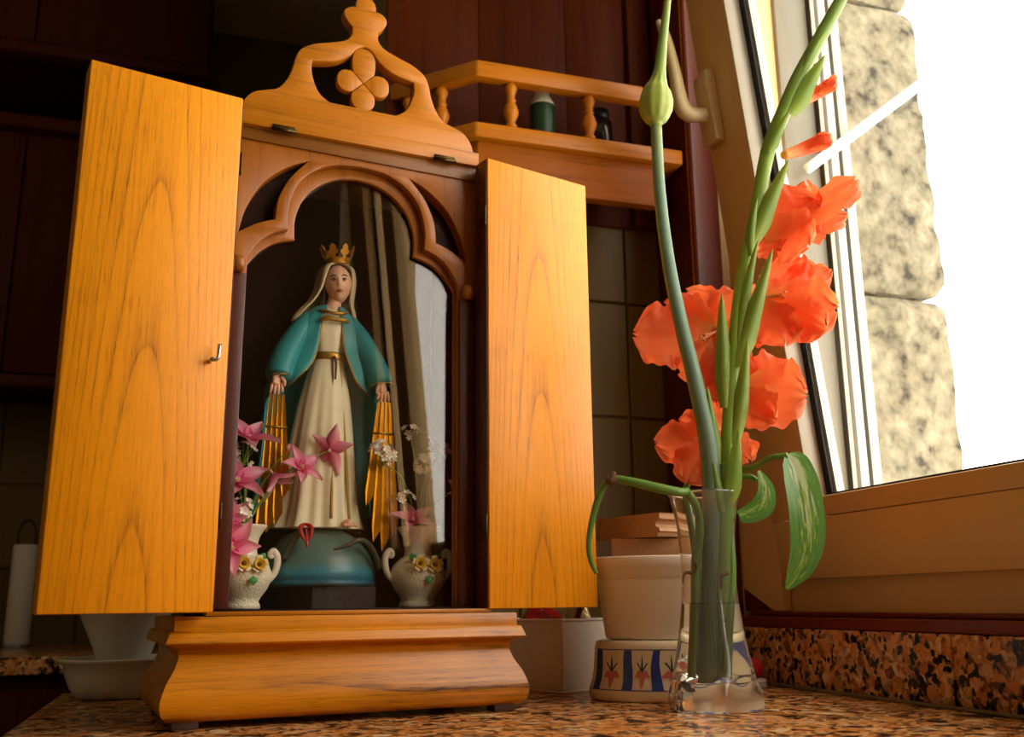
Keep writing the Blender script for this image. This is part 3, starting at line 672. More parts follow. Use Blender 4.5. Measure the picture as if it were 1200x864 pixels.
# hair and veil: shells open to the front around the face
def shell(name, secs, opn, mat, thick, fold=None, n=60):
    d = dense(secs, 4); od_ = [p.x for p in spline([(a, 0, 0) for a in opn], 4)]
    o = part(name, *loft(d, n, fold, [rad(a) for a in od_], False), mat, statue); md = o.modifiers.new('thickness', 'SOLIDIFY'); md.thickness = thick; md.offset = 0
    return o
shell('hair', [(.402, .006, .008, .0098, .000), (.400, .0140, .0155, .0098, -.0005), (.389, .0182, .0192, .0098, 0.001), (.376, .0182, .0188, .0095, .002), (.362, .0165, .0170, .0085, .003), (.350, .0165, .0150, .006, .004)], [36, 50, 66, 68, 66, 60], C_hair, .0016, lambda t, z, i: .03*sin(14*t+z*120))
shell('veil', [(.4085, .004, .006, .0095, .003), (.4060, .0130, .0150, .0095, .002), (.4005, .0194, .0215, .0095, .0010), (.388, .0228, .0240, .0090, .002), (.373, .0238, .0240, .0070, .003), (.358, .0268, .0228, .0030, .005), (.345, .0345, .0240, -.0010, .007), (.334, .0380, .0235, -.0030, .010)], [20, 33, 43, 46, 49, 54, 62, 72], C_veil, .0020, lambda t, z, i: .03*sin(9*t+z*30)+.015*sin(19*t))
# crown
crn = thing('crown', None, None, (.0100, .0015, .4080)); crn.parent = statue
crn.rotation_euler = (rad(6), rad(-5), 0)
part('band', *merge(lathe([(.0142, 0), (.0150, .0006), (.0150, .0022), (.0142, .0030), (.0158, .0075), (.0150, .0078), (.0136, .0030), (.0136, 0), (.0142, 0)], 36, cap=False)), M_crown, crn)
def fleuron():
    R = [(.0022, 0), (.0018, .0045), (.0052, .0062), (.0060, .0098), (.0035, .0112), (.0038, .0150), (0, .0185)]
    o2 = R+[(-x, y) for x, y in reversed(R[:-1])]; m = len(o2)
    f = [(x, -.0006, y) for x, y in o2]; b = [(x, .0006, y) for x, y in o2]
    return f+b, [tuple(range(m)), tuple(range(m, 2*m))[::-1]]+[(i, (i+1) % m, (i+1) % m+m, i+m) for i in range(m)]
fv, ff = fleuron(); fme = fixn(mesh('fleuron', fv, ff, False))
for k in range(8):
    t = 2*pi*k/8+.25
    link('fleuron', fme, M_crown, crn, Matrix.Rotation(t+pi/2, 4, 'Z') @ Matrix.Translation((0, -.0152, .0060)) @ Matrix.Rotation(rad(20), 4, 'X'))
# foot, snake with open red mouth
foot = [tube([(.020, -.026, .0935), (.0215, -.034, .0925), (.0225, -.0395, .0905)], [.0055, .0062, .0045], 12, 4, .7)]+[tube([(.0170+k*.0030, -.0385, .0910), (.0172+k*.0030, -.0430-.0006*(2-k), .0895)], [.0019, .0015], 8, 1) for k in range(5)]
part('foot', *merge(*foot), C_skin, statue)
M_snake = flat('dark_green_snake_paint', '4a4a34', .35, var=.3, vscale=150)
part('snake', *tube([(-.047, -.0300, .052), (-.040, -.034, .070), (-.031, -.0385, .083)], [.0035, .0042, .0040], 10), M_snake, statue)
part('snake', *tube([(.004, -.0475, .063), (.018, -.0490, .0672), (.032, -.0470, .0735), (.045, -.0400, .0695), (.056, -.0330, .056), (.062, -.026, .044)], [.0012, .0024, .0030, .0034, .0036, .0036], 10), M_snake, statue)
M_red = flat('red_mouth_paint', 'b01c14', .35)
rv = []
for s in (-1, 1):
    rv.append(tube([(-.027, -.0400, .0905), (-.027+s*.0058, -.0440, .0870), (-.0268+s*.0050, -.0470, .0780), (-.0265, -.0480, .0705)], [.0016, .0024, .0022, .0010], 8))
rv.append(tube([(-.0268, -.0440, .0850), (-.0266, -.0475, .0760), (-.0262, -.0500, .0655)], [.0012, .0018, .0014], 8))
part('snake_mouth', *merge(*rv), M_red, statue)

# ------------------------------------------------------------------ two encrusted vases and their artificial flowers
M_crust = flat('encrusted_ivory_ceramic', 'ece0c2', .65, bump=.6, bscale=420, var=.12, vscale=300)
M_yel = flat('yellow_ceramic', 'dfb02a', .35); M_grn = flat('green_ceramic', '2f8a42', .35); M_cren = flat('cream_ceramic', 'e8d9ae', .35)
def vase(ctr, sc, label, ang):
    v = thing('flower_vase', label, 'vase', SMX @ V(ctr), SY+ang, 'ivory vases in the shrine')
    K = sc
    part('body', *lathe([(a*K, b*K) for a, b in [(.0195, .0), (.0215, .0015), (.0208, .005), (.0190, .008), (.0215, .013), (.0275, .021), (.0318, .031), (.0320, .038), (.0285, .047), (.0215, .0535), (.0165, .057)]], 48), M_crust, v)
    part('neck', *lathe([(a*K, b*K) for a, b in [(.0165, .0569), (.0150, .062), (.0150, .068), (.0175, .078), (.0225, .086), (.0248, .0890), (.0245, .0903), (.0215, .0885), (.0155, .078), (.0125, .066), (.012, .058), (.0165, .0569)]], 40, cap=False), M_ivory, v)
    for s in (-1, 1):
        pts = [(s*.0300, 0, .030), (s*.0365, 0, .038), (s*.0395, 0, .049), (s*.0385, 0, .058), (s*.0345, 0, .0630), (s*.0310, 0, .0600), (s*.0320, 0, .0565), (s*.0345, 0, .0575)]
        part('handle', *tube([(a*K, b*K, c*K) for a, b, c in pts], [.0032*K, .0036*K, .0040*K, .0040*K, .0036*K, .0032*K, .0026*K, .0018*K], 10), M_ivory, v)
    # moulded flowers on the belly
    for (x, z) in ((-.0085, .0475), (.0085, .0465)):
        y = -.0312; f = thing('ceramic_flower', None, None, (x*K, y*K, z*K)); f.parent = v; f.rotation_euler = (rad(-12), 0, 0)
        part('cup', *lathe([(.0012*K, 0), (.0042*K, 0), (.0060*K, .0030*K), (.0066*K, .0052*K), (.0052*K, .0046*K), (.0032*K, .0020*K), (.0012*K, .0016*K)], 16), M_yel, f).rotation_euler = (rad(90), 0, 0)
        part('centre', *lathe([(.0004*K, .0026*K), (.0022*K, .0020*K), (.0025*K, .0036*K), (.0006*K, .0046*K)], 10), flat('brown_ceramic', '6a4a1a', .4), f).rotation_euler = (rad(90), 0, 0)
        pet = box_me('petal', (-.0036*K, -.0009*K, .001*K), (.0036*K, .0009*K, .0105*K), .0008*K)
        for k in range(5): link('petal', pet, M_cren, f, Matrix.Translation((0, .001*K, 0)) @ Matrix.Rotation(2*pi*k/5, 4, 'Y') @ Matrix.Rotation(rad(25), 4, 'X'))
    for (x, z, rot) in ((-.019, .0525, 60), (.019, .0525, -60), (.002, .0350, 178)):
        lf = [(0, 0, 0), (.0040, -.0010, .003), (.0045, -.0016, .006), (0, -.0010, .0105), (-.0045, -.0016, .006), (-.0040, -.0010, .003), (0, -.0026, .005)]
        o = part('leaf', [(a*K, b*K, c*K) for a, b, c in lf], [(0, 1, 6), (1, 2, 6), (2, 3, 6), (3, 4, 6), (4, 5, 6), (5, 0, 6)], M_grn, v)
        yy = -(.0300 if z > .05 else .0345); o.matrix_basis = Matrix.Translation((x*K, (yy+abs(x)*.35)*K, z*K)) @ Matrix.Rotation(rad(rot), 4, 'Y')
    return v
v1 = vase((-.1005, .0560, .1062), .97, 'ivory encrusted vase beside the left door, its flowers mostly pink', rad(8))
v2 = vase((.0985, .0640, .1062), 1.0, 'ivory encrusted vase at the right inside the shrine, its flowers partly white', 0)

M_stemg = flat('plastic_stem_green', '6f9a2e', .45)
M_pink = leafy('pink_cloth_petal', [(0, lin('f2d4c4')), (.10, lin('dd4a80')), (.32, lin('ec7aa0')), (.7, lin('f4aabc')), (1, lin('f6c2ca'))], .3, .6, .12)
M_wht = flat('white_cloth_blossom', 'e9dfd0', .6, sss=.1); M_bud = flat('pale_pink_bud', 'e8a498', .5)
def petal_me(name, L_, w, bend, cup, nu=6, nv=8, tipw=.0, ruff=0, seed=0):
    vs, fs, uv = [], [], []
    for j in range(nv+1):
        t = j/nv; wd_ = w*(math.sin(pi*(t**.8)*.93+.16))**1.0*(1-.25*t) if tipw == 0 else w*(.22+.78*math.sin(min(1, t*1.25)*pi/2))*(1 if t < .8 else math.sqrt(max(.05, 1-((t-.8)/.21)**2)))
        a = bend*t; y = L_*t*cos(a*.5); z = L_*t*sin(a*.5)
        for i in range(nu+1):
            s = 2*i/nu-1; vs.append((s*wd_/2+(ruff*.3*sin(seed+9*t)*abs(s)), y+ruff*sin(s*9+seed)*(t**3)*.7, z+cup*w*s*s+ruff*abs(s)**2*sin(t*17+seed+s*2.5)*(.3+t)+ruff*.6*sin(s*8+seed*2)*t**4)); uv.append((i/nu, t))
    for j in range(nv):
        for i in range(nu):
            a = j*(nu+1)+i; fs.append((a, a+1, a+nu+2, a+nu+1))
    me = mesh(name, vs, fs); l = me.uv_layers.new(name='UVMap')
    for p in me.polygons:
        for li in p.loop_indices: l.data[li].uv = uv[me.loops[li].vertex_index]
    return me
lily_me = petal_me('petal', .0285, .0155, -.5, .25)
def frame(d, up=(0, 0, 1), roll=0):      # rotation matrix whose z axis is d
    z = V(d).normalized(); x = V(up).cross(z)
    if x.length < 1e-3: x = V((1, 0, 0)).cross(z)
    x.normalize(); y = z.cross(x); m = Matrix(((x.x, y.x, z.x, 0), (x.y, y.y, z.y, 0), (x.z, y.z, z.z, 0), (0, 0, 0, 1)))
    return m @ Matrix.Rotation(roll, 4, 'Z')
def sprig(px, py, ly, base, facing, label, grp, size=1.0, roll=0, npet=5, tilt=35, sag=.3):
    top = sp(px, py, ly); b = V(base); o = thing('pink_flower', label, 'flower', SMX @ b, SY, grp)
    tl = top-b; mid = b+tl*.55+V((-tl.x*sag*.3, 0, tl.length*.10))
    part('stem', *tube([(0, 0, -.03), (0, 0, 0), mid-b, tl], [.0009, .0009, .0008, .0007], 6), M_stemg, o)
    fl = part('flower_head', *tube([(0, 0, -.004), (0, 0, .001), (0, 0, .007)], [.0008, .0016, .0006], 8, 2), flat('pale_yellow_stamen', 'e3cf8a', .5), o)
    fl.matrix_basis = Matrix.Translation(tl) @ frame(facing, (0, 0, 1), roll)
    for k in range(npet):
        link('petal', lily_me, M_pink, fl, Matrix.Rotation(2*pi*k/npet+.2*sin(k*3+px), 4, 'Z') @ Matrix.Rotation(rad(tilt+8*sin(k*5+py)), 4, 'X') @ Matrix.Scale(size*(1+.08*sin(k*2+px)), 4))
    return o
vb1 = V((-.1005, .0560, .1062+.082)); vb2 = V((.0985, .0640, .1062+.086))
G1 = 'pink flowers in the left vase'; G2 = 'pink flowers in the right vase'
sprig(291, 516, .050, vb1, (.1, -.45, .85), 'topmost pink flower of the left vase, three petals raised above white blossoms', G1, 1.25, .3, 5, 28)
sprig(277, 565, .040, vb1, (.25, -.75, .5), 'wide pink flower below the topmost bloom, half behind the left door', G1, 1.25, 0, 5, 25)
sprig(318, 553, .050, vb1, (.6, -.1, -.75), 'half-closed pink flower hanging in front of the gilded rays', G1, 1.15, .6, 4, 50)
sprig(352, 549, .045, vb1, (.3, -.85, .45), 'pale-centred pink flower on a long stem before the robe, left of its neighbour', G1, 1.0, .35, 5, 22)
sprig(386, 528, .055, vb1, (.35, .75, .35), 'pink flower farthest right, seen from behind against the cream robe', G1, 1.1, .2, 5, 22)
sprig(266, 612, .020, vb1, (.45, -.8, .1), 'pink flower drooping over the left vase rim beside the door', G1, 1.30, .2, 5, 20)
sprig(270, 641, .016, vb1, (.25, -.9, -.1), 'lowest pink flower with a pale centre hanging over the left vase', G1, 1.15, .9, 5, 20)
sprig(528, 578, .060, vb2, (.8, -.5, .2), 'pink flower at the far right edge beside the dark jamb', G2, 1.15, 0, 5, 30)
sprig(484, 612, .050, vb2, (-.2, -.6, .7), 'pink flower rising just above the right vase rim', G2, 1.0, .4, 5, 28)
sprig(513, 532, .085, vb2, (.2, -.6, .6), 'dim pink flower at the top of the right vase behind the reflections', G2, 1.0, .4, 5, 30)
blos = None
def blossom_me():
    vf = []
    for k in range(5):
        t = 2*pi*k/5; m = Matrix.Rotation(t, 3, 'Z')
        vf.append(([tuple(m @ V(p)) for p in ((0, 0, 0), (.0014, .0022, .0010), (.0010, .0040, .0016), (-.0010, .0040, .0012), (-.0014, .0022, .0006))], [(0, 1, 2, 3, 4)]))
    return mesh('blossom', *merge(*vf))
blos = blossom_me(); blos.materials.append(M_wht)
def cluster(px, py, ly, base, rx, n, label, grp, size=1.0, sag=.3):
    top = sp(px, py, ly); b = V(base); o = thing('white_blossom_sprig', label, 'flower', SMX @ b, SY, grp)
    tl = top-b; mid = b+tl*.55+V((-tl.x*sag*.3, 0, tl.length*.10))
    part('stem', *tube([(0, 0, -.03), (0, 0, 0), mid-b, tl-V((0, 0, rx*.9))], [.0009, .0009, .0008, .0007], 6), M_stemg, o)
    rnd = random.Random(int(px*7+py))
    tw = []
    for k in range(n):
        d = V((rnd.uniform(-1, 1), rnd.uniform(-1, .4), rnd.uniform(-.6, .8))); d = d*(rx/max(.5, d.length))
        p = tl+d
        if k % 3 == 0: tw.append(tube([tl-V((0, 0, rx*1.0)), tl+d*.5-V((0, 0, rx*.4)), p], [.0005, .0004, .0003], 5, 3))
        link('blossom', blos, None, o, Matrix.Translation(p) @ frame(d+V((0, -.006, .004)), (0, 0, 1), rnd.random()*6) @ Matrix.Scale(size*rnd.uniform(.85, 1.2), 4))
    part('twig', *merge(*tw), M_stemg, o)
G3 = 'white blossom sprigs in the vases'
cluster(285, 533, .048, vb1, .013, 22, 'white blossom sprig just below the topmost pink flower', G3)
cluster(284, 597, .030, vb1, .011, 18, 'white blossom sprig low in the left vase between pink flowers', G3)
cluster(449, 531, .050, vb2, .014, 34, 'large white blossom sprig left of the right vase before the rays', G3, 1.05)
cluster(481, 506, .060, vb2, .008, 9, 'small white blossom sprig standing highest above the right vase', G3)
cluster(500, 545, .060, vb2, .013, 20, 'white blossom sprig behind the pale reflected streak', G3)
cluster(476, 586, .050, vb2, .009, 12, 'small white blossom sprig low over the right vase rim', G3)
for (px, py, ly, lab) in ((338, 527, .050, 'small closed pink bud before the robe'), (263, 577, .030, 'small closed pink bud at the left door edge')):
    top = sp(px, py, ly); tl = top-vb1; o = thing('flower_bud', lab, 'flower', SMX @ vb1, SY, 'pink buds in the left vase')
    part('stem', *tube([(0, 0, -.03), (0, 0, 0), tl*.6+V((-.004, 0, .006)), tl], [.0008, .0008, .0007, .0006], 6), M_stemg, o)
    part('bud', *tube([tl-V((0, 0, .003)), tl+V((0, -.001, .001)), tl+V((.002, -.001, .006))], [.0018, .0042, .0016], 10, 4), M_bud, o)
for (dx, dz, r) in ((.020, .028, 20), (-.012, .034, -30), (.028, .012, 40)):
    pass

# ------------------------------------------------------------------ things on the worktop
RV = V((.878, -.478, 0)).normalized()          # to the right as the camera looks at the vase
# striped pot standing upside down, tub, blocks
PC = U0*1.222 + RV*(-.0395); PC = V((.5445, 1.0935, .0003))
PR = math.atan2(RV.y, RV.x)
pot = thing('ceramic_pot', 'cream ceramic pot with blue stripes and painted pink radishes, under the white tub', 'pot', PC, PR)
def sup(profile, n=72, e=2.6, ky=.78, cap=True):      # lathe with a rounded-rectangular section
    vs, fs = [], []
    for r, z in profile:
        for k in range(n):
            t = 2*pi*k/n; c, s_ = cos(t), sin(t)
            vs.append((r*math.copysign(abs(c)**(2/e), c), r*ky*math.copysign(abs(s_)**(2/e), s_), z))
    for i in range(len(profile)-1):
        for k in range(n):
            a = i*n+k; b = i*n+(k+1) % n; fs.append((a, b, b+n, a+n))
    if cap: fs += [tuple(range(n))[::-1], tuple(range((len(profile)-1)*n, len(profile)*n))]
    return vs, fs
M_cream = flat('cream_glaze', 'ddc9a4', .25, coat=.4); M_blue = flat('cobalt_glaze', '2c3f86', .3, coat=.3, var=.3, vscale=120)
pprof = [(.0880, 0), (.0905, .0015), (.0920, .006), (.0915, .012), (.0880, .022), (.0860, .032), (.0845, .050), (.0838, .059), (.0820, .0645), (.078, .0665), (.03, .0668)]
part('body', *sup(pprof), M_cream, pot)
def pot_r(z):
    for (r0, z0), (r1, z1) in zip(pprof, pprof[1:]):
        if z0 <= z <= z1 and z1 > z0: return lerp(r0, r1, (z-z0)/(z1-z0))
    return pprof[-1][0]
def pot_pt(t, z, off):
    e, ky = 2.6, .78; r = pot_r(z); c, s_ = cos(t), sin(t); 
    p = V((r*math.copysign(abs(c)**(2/e), c), r*ky*math.copysign(abs(s_)**(2/e), s_), z))
    nrm = V((math.copysign(abs(c)**(2-2/e), c), math.copysign(abs(s_)**(2-2/e), s_)/ky, 0)).normalized(); return p+nrm*off
def decal(name, t0f, t1f, z0, z1, mat, off=.00025, n=6, m=12):      # painted glaze patch lying on the pot
    vs, fs = [], []
    for j in range(m+1):
        z = lerp(z0, z1, j/m); f = j/m
        for i in range(n+1): vs.append(pot_pt(lerp(t0f(f), t1f(f), i/n), z, off))
    for j in range(m):
        for i in range(n):
            a = j*(n+1)+i; fs.append((a, a+1, a+n+2, a+n+1))
    return vs, fs
def ang_of_x(x):       # front-side angle whose outline x (at z .03) is x
    best = min((abs(pot_pt(-pi+pi*k/400, .035, 0).x-x), -pi+pi*k/400) for k in range(401)); return best[1]
bands = []
xs_st = [(-.079, -.0715), (-.0455, -.036), (-.0130, -.0035), (.020, .030), (.052, .061)]
for i, (xa, xb) in enumerate(xs_st):
    ta, tb = ang_of_x(xa), ang_of_x(xb)
    part('blue_stripe', *decal('s', lambda f: ta-.02*(1-f)+.012*sin(5*f+i), lambda f: tb+.012*sin(4*f+i), .0135, .0560, M_blue), M_blue, pot)
for z, n_ in ((.0125, 1), (.0562, 2)):
    part('blue_line', *decal('l', lambda f: -pi, lambda f: 0, z, z+.0010, M_blue, .0003, 60, 1), M_blue, pot)
M_rad = flat('pink_glaze', 'c26a58', .3, coat=.3, var=.2, vscale=150); M_dkgreen = flat('dark_green_glaze', '2e3a22', .3, coat=.3)
for k, x in enumerate((-.0600, -.0250, .0085, .041)):
    tc_ = ang_of_x(x); w = .0052
    dt = ang_of_x(x+.004)-ang_of_x(x-.004); u_ = dt/.008
    prof_ = lambda f: (sin(pi*min(1, f*1.02+.02))**.6)*(.45+.55*f)
    vf = decal('r', lambda f: tc_-u_*w*prof_(f)*.8, lambda f: tc_+u_*w*prof_(f)*.8, .0145, .0350, M_rad, .0003)
    v2 = decal('r', lambda f: tc_-u_*(.0095-.004*f), lambda f: tc_-u_*(.0042-.002*f)*(.6+.4*f), .0265, .0340, M_rad, .0003); v3 = decal('r', lambda f: tc_+u_*(.0042-.002*f)*(.6+.4*f), lambda f: tc_+u_*(.0095-.004*f), .0265, .0340, M_rad, .0003)
    part('painted_radish', *merge(vf, v2, v3), M_rad, pot)
    g = [decal('g', lambda f: tc_-u_*.0016*(1-f)**.7, lambda f: tc_+u_*.0016*(1-f)**.7, .0330, .0520, M_dkgreen, .0004, 2), decal('g', lambda f: tc_-u_*(.0062*f+.0009), lambda f: tc_-u_*(.0062*f-.0009), .0330, .0430, M_dkgreen, .0004, 2), decal('g', lambda f: tc_+u_*(.0062*f-.0009), lambda f: tc_+u_*(.0062*f+.0009), .0330, .0425, M_dkgreen, .0004, 2)]
    part('painted_leaves', *merge(*g), M_dkgreen, pot)
tub = thing('plastic_tub', 'white round-cornered plastic tub standing on the striped pot', 'tub', PC+V((0, 0, .0672)), PR)
part('body', *sup([(.06, 0), (.0690, .0005), (.0708, .003), (.0790, .066), (.0815, .0700), (.0822, .0705), (.0822, .0775), (.0862, .0815), (.0870, .0865), (.0868, .0930), (.0855, .0942), (.0838, .0935), (.0832, .0880), (.0790, .0700), (.0690, .006), (.05, .004)], 72, 2.5, .80), M_white, tub)
# two wooden offcuts on the tub
zt = .0672+.0944
lo = box('wood_block', (-.0600, -.030, .0002), (.0680, .026, .0215), M_block, None, .0012)
lo.location = PC+V((0, 0, zt)); lo.rotation_euler = (0, 0, PR+rad(4)); tag(lo, 'short pine offcut with curved growth rings, lying on the white tub', 'wood block')
up_p = [(0, .0275), (.0012, .0262), (.0012, .0205), (.0070, .0175), (.0085, .0145), (.0075, .0115), (.0022, .0095), (.0012, .0060), (.0040, .0048), (.0060, .0006), (.112, .0006), (.1125, .0275)]
m_ = len(up_p); L2 = .112
ub = thing('moulding_offcut', 'upper wooden offcut with a moulded edge, resting on the pine offcut', 'wood block', U0*1.160+RV*(-.0425)+V((0, 0, .0003+zt+.0218)), PR+rad(46))
part('offcut', [(0, y, z) for y, z in up_p]+[(L2, y, z) for y, z in up_p], [tuple(range(m_)), tuple(range(m_, 2*m_))[::-1]]+[(i, (i+1) % m_, (i+1) % m_+m_, i+m_) for i in range(m_)], M_mould, ub, smooth=False)
# open white box behind the shrine, with a red bag and a utensil in it
BC = V((.4500, 1.189, .0003)); bxr = rad(30)
bx = thing('storage_box', 'open white rectangular box on the worktop, partly behind the shrine plinth', 'box', BC, bxr)
bw, bl, bh, bt = .100, .125, .0895, .0022
box('base', (0, 0, 0), (bw, bl, .003), M_white, bx, .001)
box('wall', (0, 0, .0031), (bw, bt, bh-.0035), M_white, bx, .0008); box('wall', (0, bl-bt, .0031), (bw, bl, bh-.0035), M_white, bx, .0008)
box('wall', (0, bt+.0001, .0031), (bt, bl-bt-.0001, bh-.0035), M_white, bx, .0008); box('wall', (bw-bt, bt+.0001, .0031), (bw, bl-bt-.0001, bh-.0035), M_white, bx, .0008)
for a, b in (((-.0012, -.0012, bh-.0034), (bw+.0012, bt+.001, bh)), ((-.0012, bl-bt-.001, bh-.0034), (bw+.0012, bl+.0012, bh)), ((-.0012, bt+.0011, bh-.0034), (bt+.001, bl-bt-.0011, bh)), ((bw-bt-.001, bt+.0011, bh-.0034), (bw+.0012, bl-bt-.0011, bh))): box('rim', a, b, M_white, bx, .001)
def crumple(name, label, cat, loc, sx, sy, sz, mat, seed, rz=0):
    vs, fs = lathe([(cos(rad(a)), sin(rad(a))) for a in range(-90, 91, 12)], 28)
    out = []
    for x, y, z in vs:
        d = 1+.22*mnoise.noise(V((x*2.2+seed, y*2.2, z*2.2)))+.10*mnoise.noise(V((x*6, y*6+seed, z*6))); out.append((x*sx*d, y*sy*d, z*sz*d))
    zmin = min(v[2] for v in out); out = [(x, y, z-zmin) for x, y, z in out]
    me = fixn(mesh(name, out, fs, True)); sharp(me, 25); o = link(name, me, mat); o.location = loc; o.rotation_euler = (0, 0, rz); return tag(o, label, cat)
Rb = Matrix.Rotation(bxr, 3, 'Z')
crumple('red_bag', 'crumpled shiny red bag showing over the rim of the white box', 'bag', BC+Rb@V((.038, .068, .0034)), .027, .045, .0478, flat('shiny_red_foil', 'a00c10', .25, coat=.5), 3, bxr)
crumple('snack_wrapper', 'silvery and gold crumpled wrapper beside the red bag in the white box', 'wrapper', BC+Rb@V((.079, .035, .0034)), .014, .022, .0482, flat('silver_foil', 'a88e68', .3, .7, var=.4, vscale=60), 9, bxr+.4)
ut_a = BC+Rb@V((.090, .085, .0045)); ut_b = at(698, 655, 1.275); 
ut = thing('metal_utensil', 'slim steel utensil handle standing upright in the white box', 'utensil', ut_a)
part('handle', *tube([V((0, 0, 0)), (ut_b-ut_a)*.5, (ut_b-ut_a)*.93], [.0042, .0042, .0042], 12, 2), flat('grey_steel', '7e776a', .35, .9), ut)
part('collar', *tube([(ut_b-ut_a)*.932, (ut_b-ut_a)*.955, (ut_b-ut_a)*.96, (ut_b-ut_a)*1.0], [.0044, .0046, .0036, .0022], 12, 1), M_metal, ut)
# strawberry on a jar lid
ld = thing('jar_lid', 'pale plastic jar lid lying beside the granite upstand', 'lid', (.6985, 1.190, .0003))
part('disc', *lathe([(.032, 0), (.0335, .0006), (.0340, .0022), (.0330, .0040), (.0330, .0055), (.0338, .0066), (.0334, .0090), (.0320, .0102), (.028, .0108)], 48), flat('pale_lid_plastic', 'cfcac4', .3, sss=.1), ld)
rb_ = thing('strawberry', 'bright red strawberry lying on the pale jar lid behind the glass vase', 'strawberry', (.7150, 1.1830, .0112))
bp_ = []
for i in range(15):
    a = rad(-90+180*i/14); bp_.append((.0128*cos(a)**.85 if cos(a) > 1e-3 else .0004, .0126+.0126*sin(a)))
part('flesh', *lathe(bp_, 32), flat('red_strawberry', 'c01a26', .35, bump=1.0, bscale=520, sss=.1), rb_)
sd = mesh('seed', [(-.0005, 0, 0), (.0005, 0, 0), (0, 0, .0012), (0, -.0003, .0005)], [(0, 1, 3), (1, 2, 3), (2, 0, 3)], False); sd.materials.append(flat('yellow_seed', 'c9a050', .5))
for i in range(4):
    for k in range(9):
        a = rad(-35+24*i); t = 2*pi*(k+.5*(i % 2))/9; n_ = V((cos(t)*cos(a), sin(t)*cos(a), sin(a)))
        mtx = Matrix.Translation(V((0, 0, .0126))+n_*.0127) @ frame(n_, (0, 0, 1)) @ Matrix.Rotation(rad(-90), 4, 'X'); link('seed', sd, None, rb_, mtx)

# ------------------------------------------------------------------ glass vase
VC = V((.5285, .9531, .0004))
gv = thing('glass_vase', 'clear waisted glass vase with a faceted foot, half full of water', 'vase', VC, rad(12))
def hexr(t, z):
    a = (t % (pi/3))-pi/6; k = max(0, min(1, (.034-z)/.012)); h = .93/max(.001, cos(a))*.995; return lerp(1, min(h, 1.06), k)
vo = [(.044, .0), (.0478, .0008), (.0492, .003), (.0490, .012), (.0472, .021), (.0452, .027), (.0425, .036), (.0392, .050), (.0345, .075), (.0305, .105), (.0287, .130), (.0290, .155), (.0308, .185), (.0346, .208), (.0380, .2205), (.0388, .2222), (.0386, .2238), (.0378, .2246)]
vi = [(.0364, .2242), (.0354, .2222), (.0320, .208), (.0282, .185), (.0264, .155), (.0262, .130), (.0284, .105), (.0323, .075), (.0365, .050), (.0385, .036), (.0375, .0285), (.030, .0262), (.012, .0258)]
n = 72; vs, fs = [], []
rows = vo+vi
for i, (r, z) in enumerate(rows):
    for k in range(n):
        t = 2*pi*k/n; q = r*(hexr(t, z) if i < len(vo) else 1); vs.append((q*cos(t), q*sin(t), z))
for i in range(len(rows)-1):
    for k in range(n):
        a = i*n+k; b = i*n+(k+1) % n; fs.append((a, b, b+n, a+n))
fs += [tuple(range(n))[::-1], tuple(range((len(rows)-1)*n, len(rows)*n))]
o = part('body', vs, fs, M_glass, gv); sharp(o.data, 50)
wl = .1080
wp = [(.008, .0262), (.030, .0266), (.0378, .0288), (.0388, .036), (.0368, .050), (.0326, .075), (.0287, .105), (.02855, wl-.0004), (.0278, wl-.0012), (.02, wl-.0016), (.006, wl-.0016)]
part('water', *lathe(wp, 64), M_water, gv)

# ------------------------------------------------------------------ plants in the vase
M_scape = leafy('blue_green_scape', [(0, lin('5f7a52')), (.5, lin('64806a')), (.9, lin('6a8a72')), (1, lin('8a9a5a'))], .05, .5, .1)
M_bulb = leafy('yellow_green_bud', [(0, lin('8aa048')), (.3, lin('a3b24c')), (.6, lin('8ea648')), (.8, lin('7d9c52')), (1, lin('b2b24e'))], .1, .45, .5)
M_green = leafy('gladiolus_green', [(0, lin('8fa83a')), (.5, lin('6f9030')), (1, lin('86982e'))], .25, .45, .4)
M_stem = leafy('gladiolus_stem_green', [(0, lin('6a8f2c')), (.4, lin('86a832')), (1, lin('6c8c34'))], .1, .4, .15)
M_orange = leafy('orange_red_petal', [(0, lin('f8d878')), (.14, lin('f4a456')), (.36, lin('f47a42')), (.8, lin('f46c38')), (1, lin('f68a54'))], .45, .55, .16)
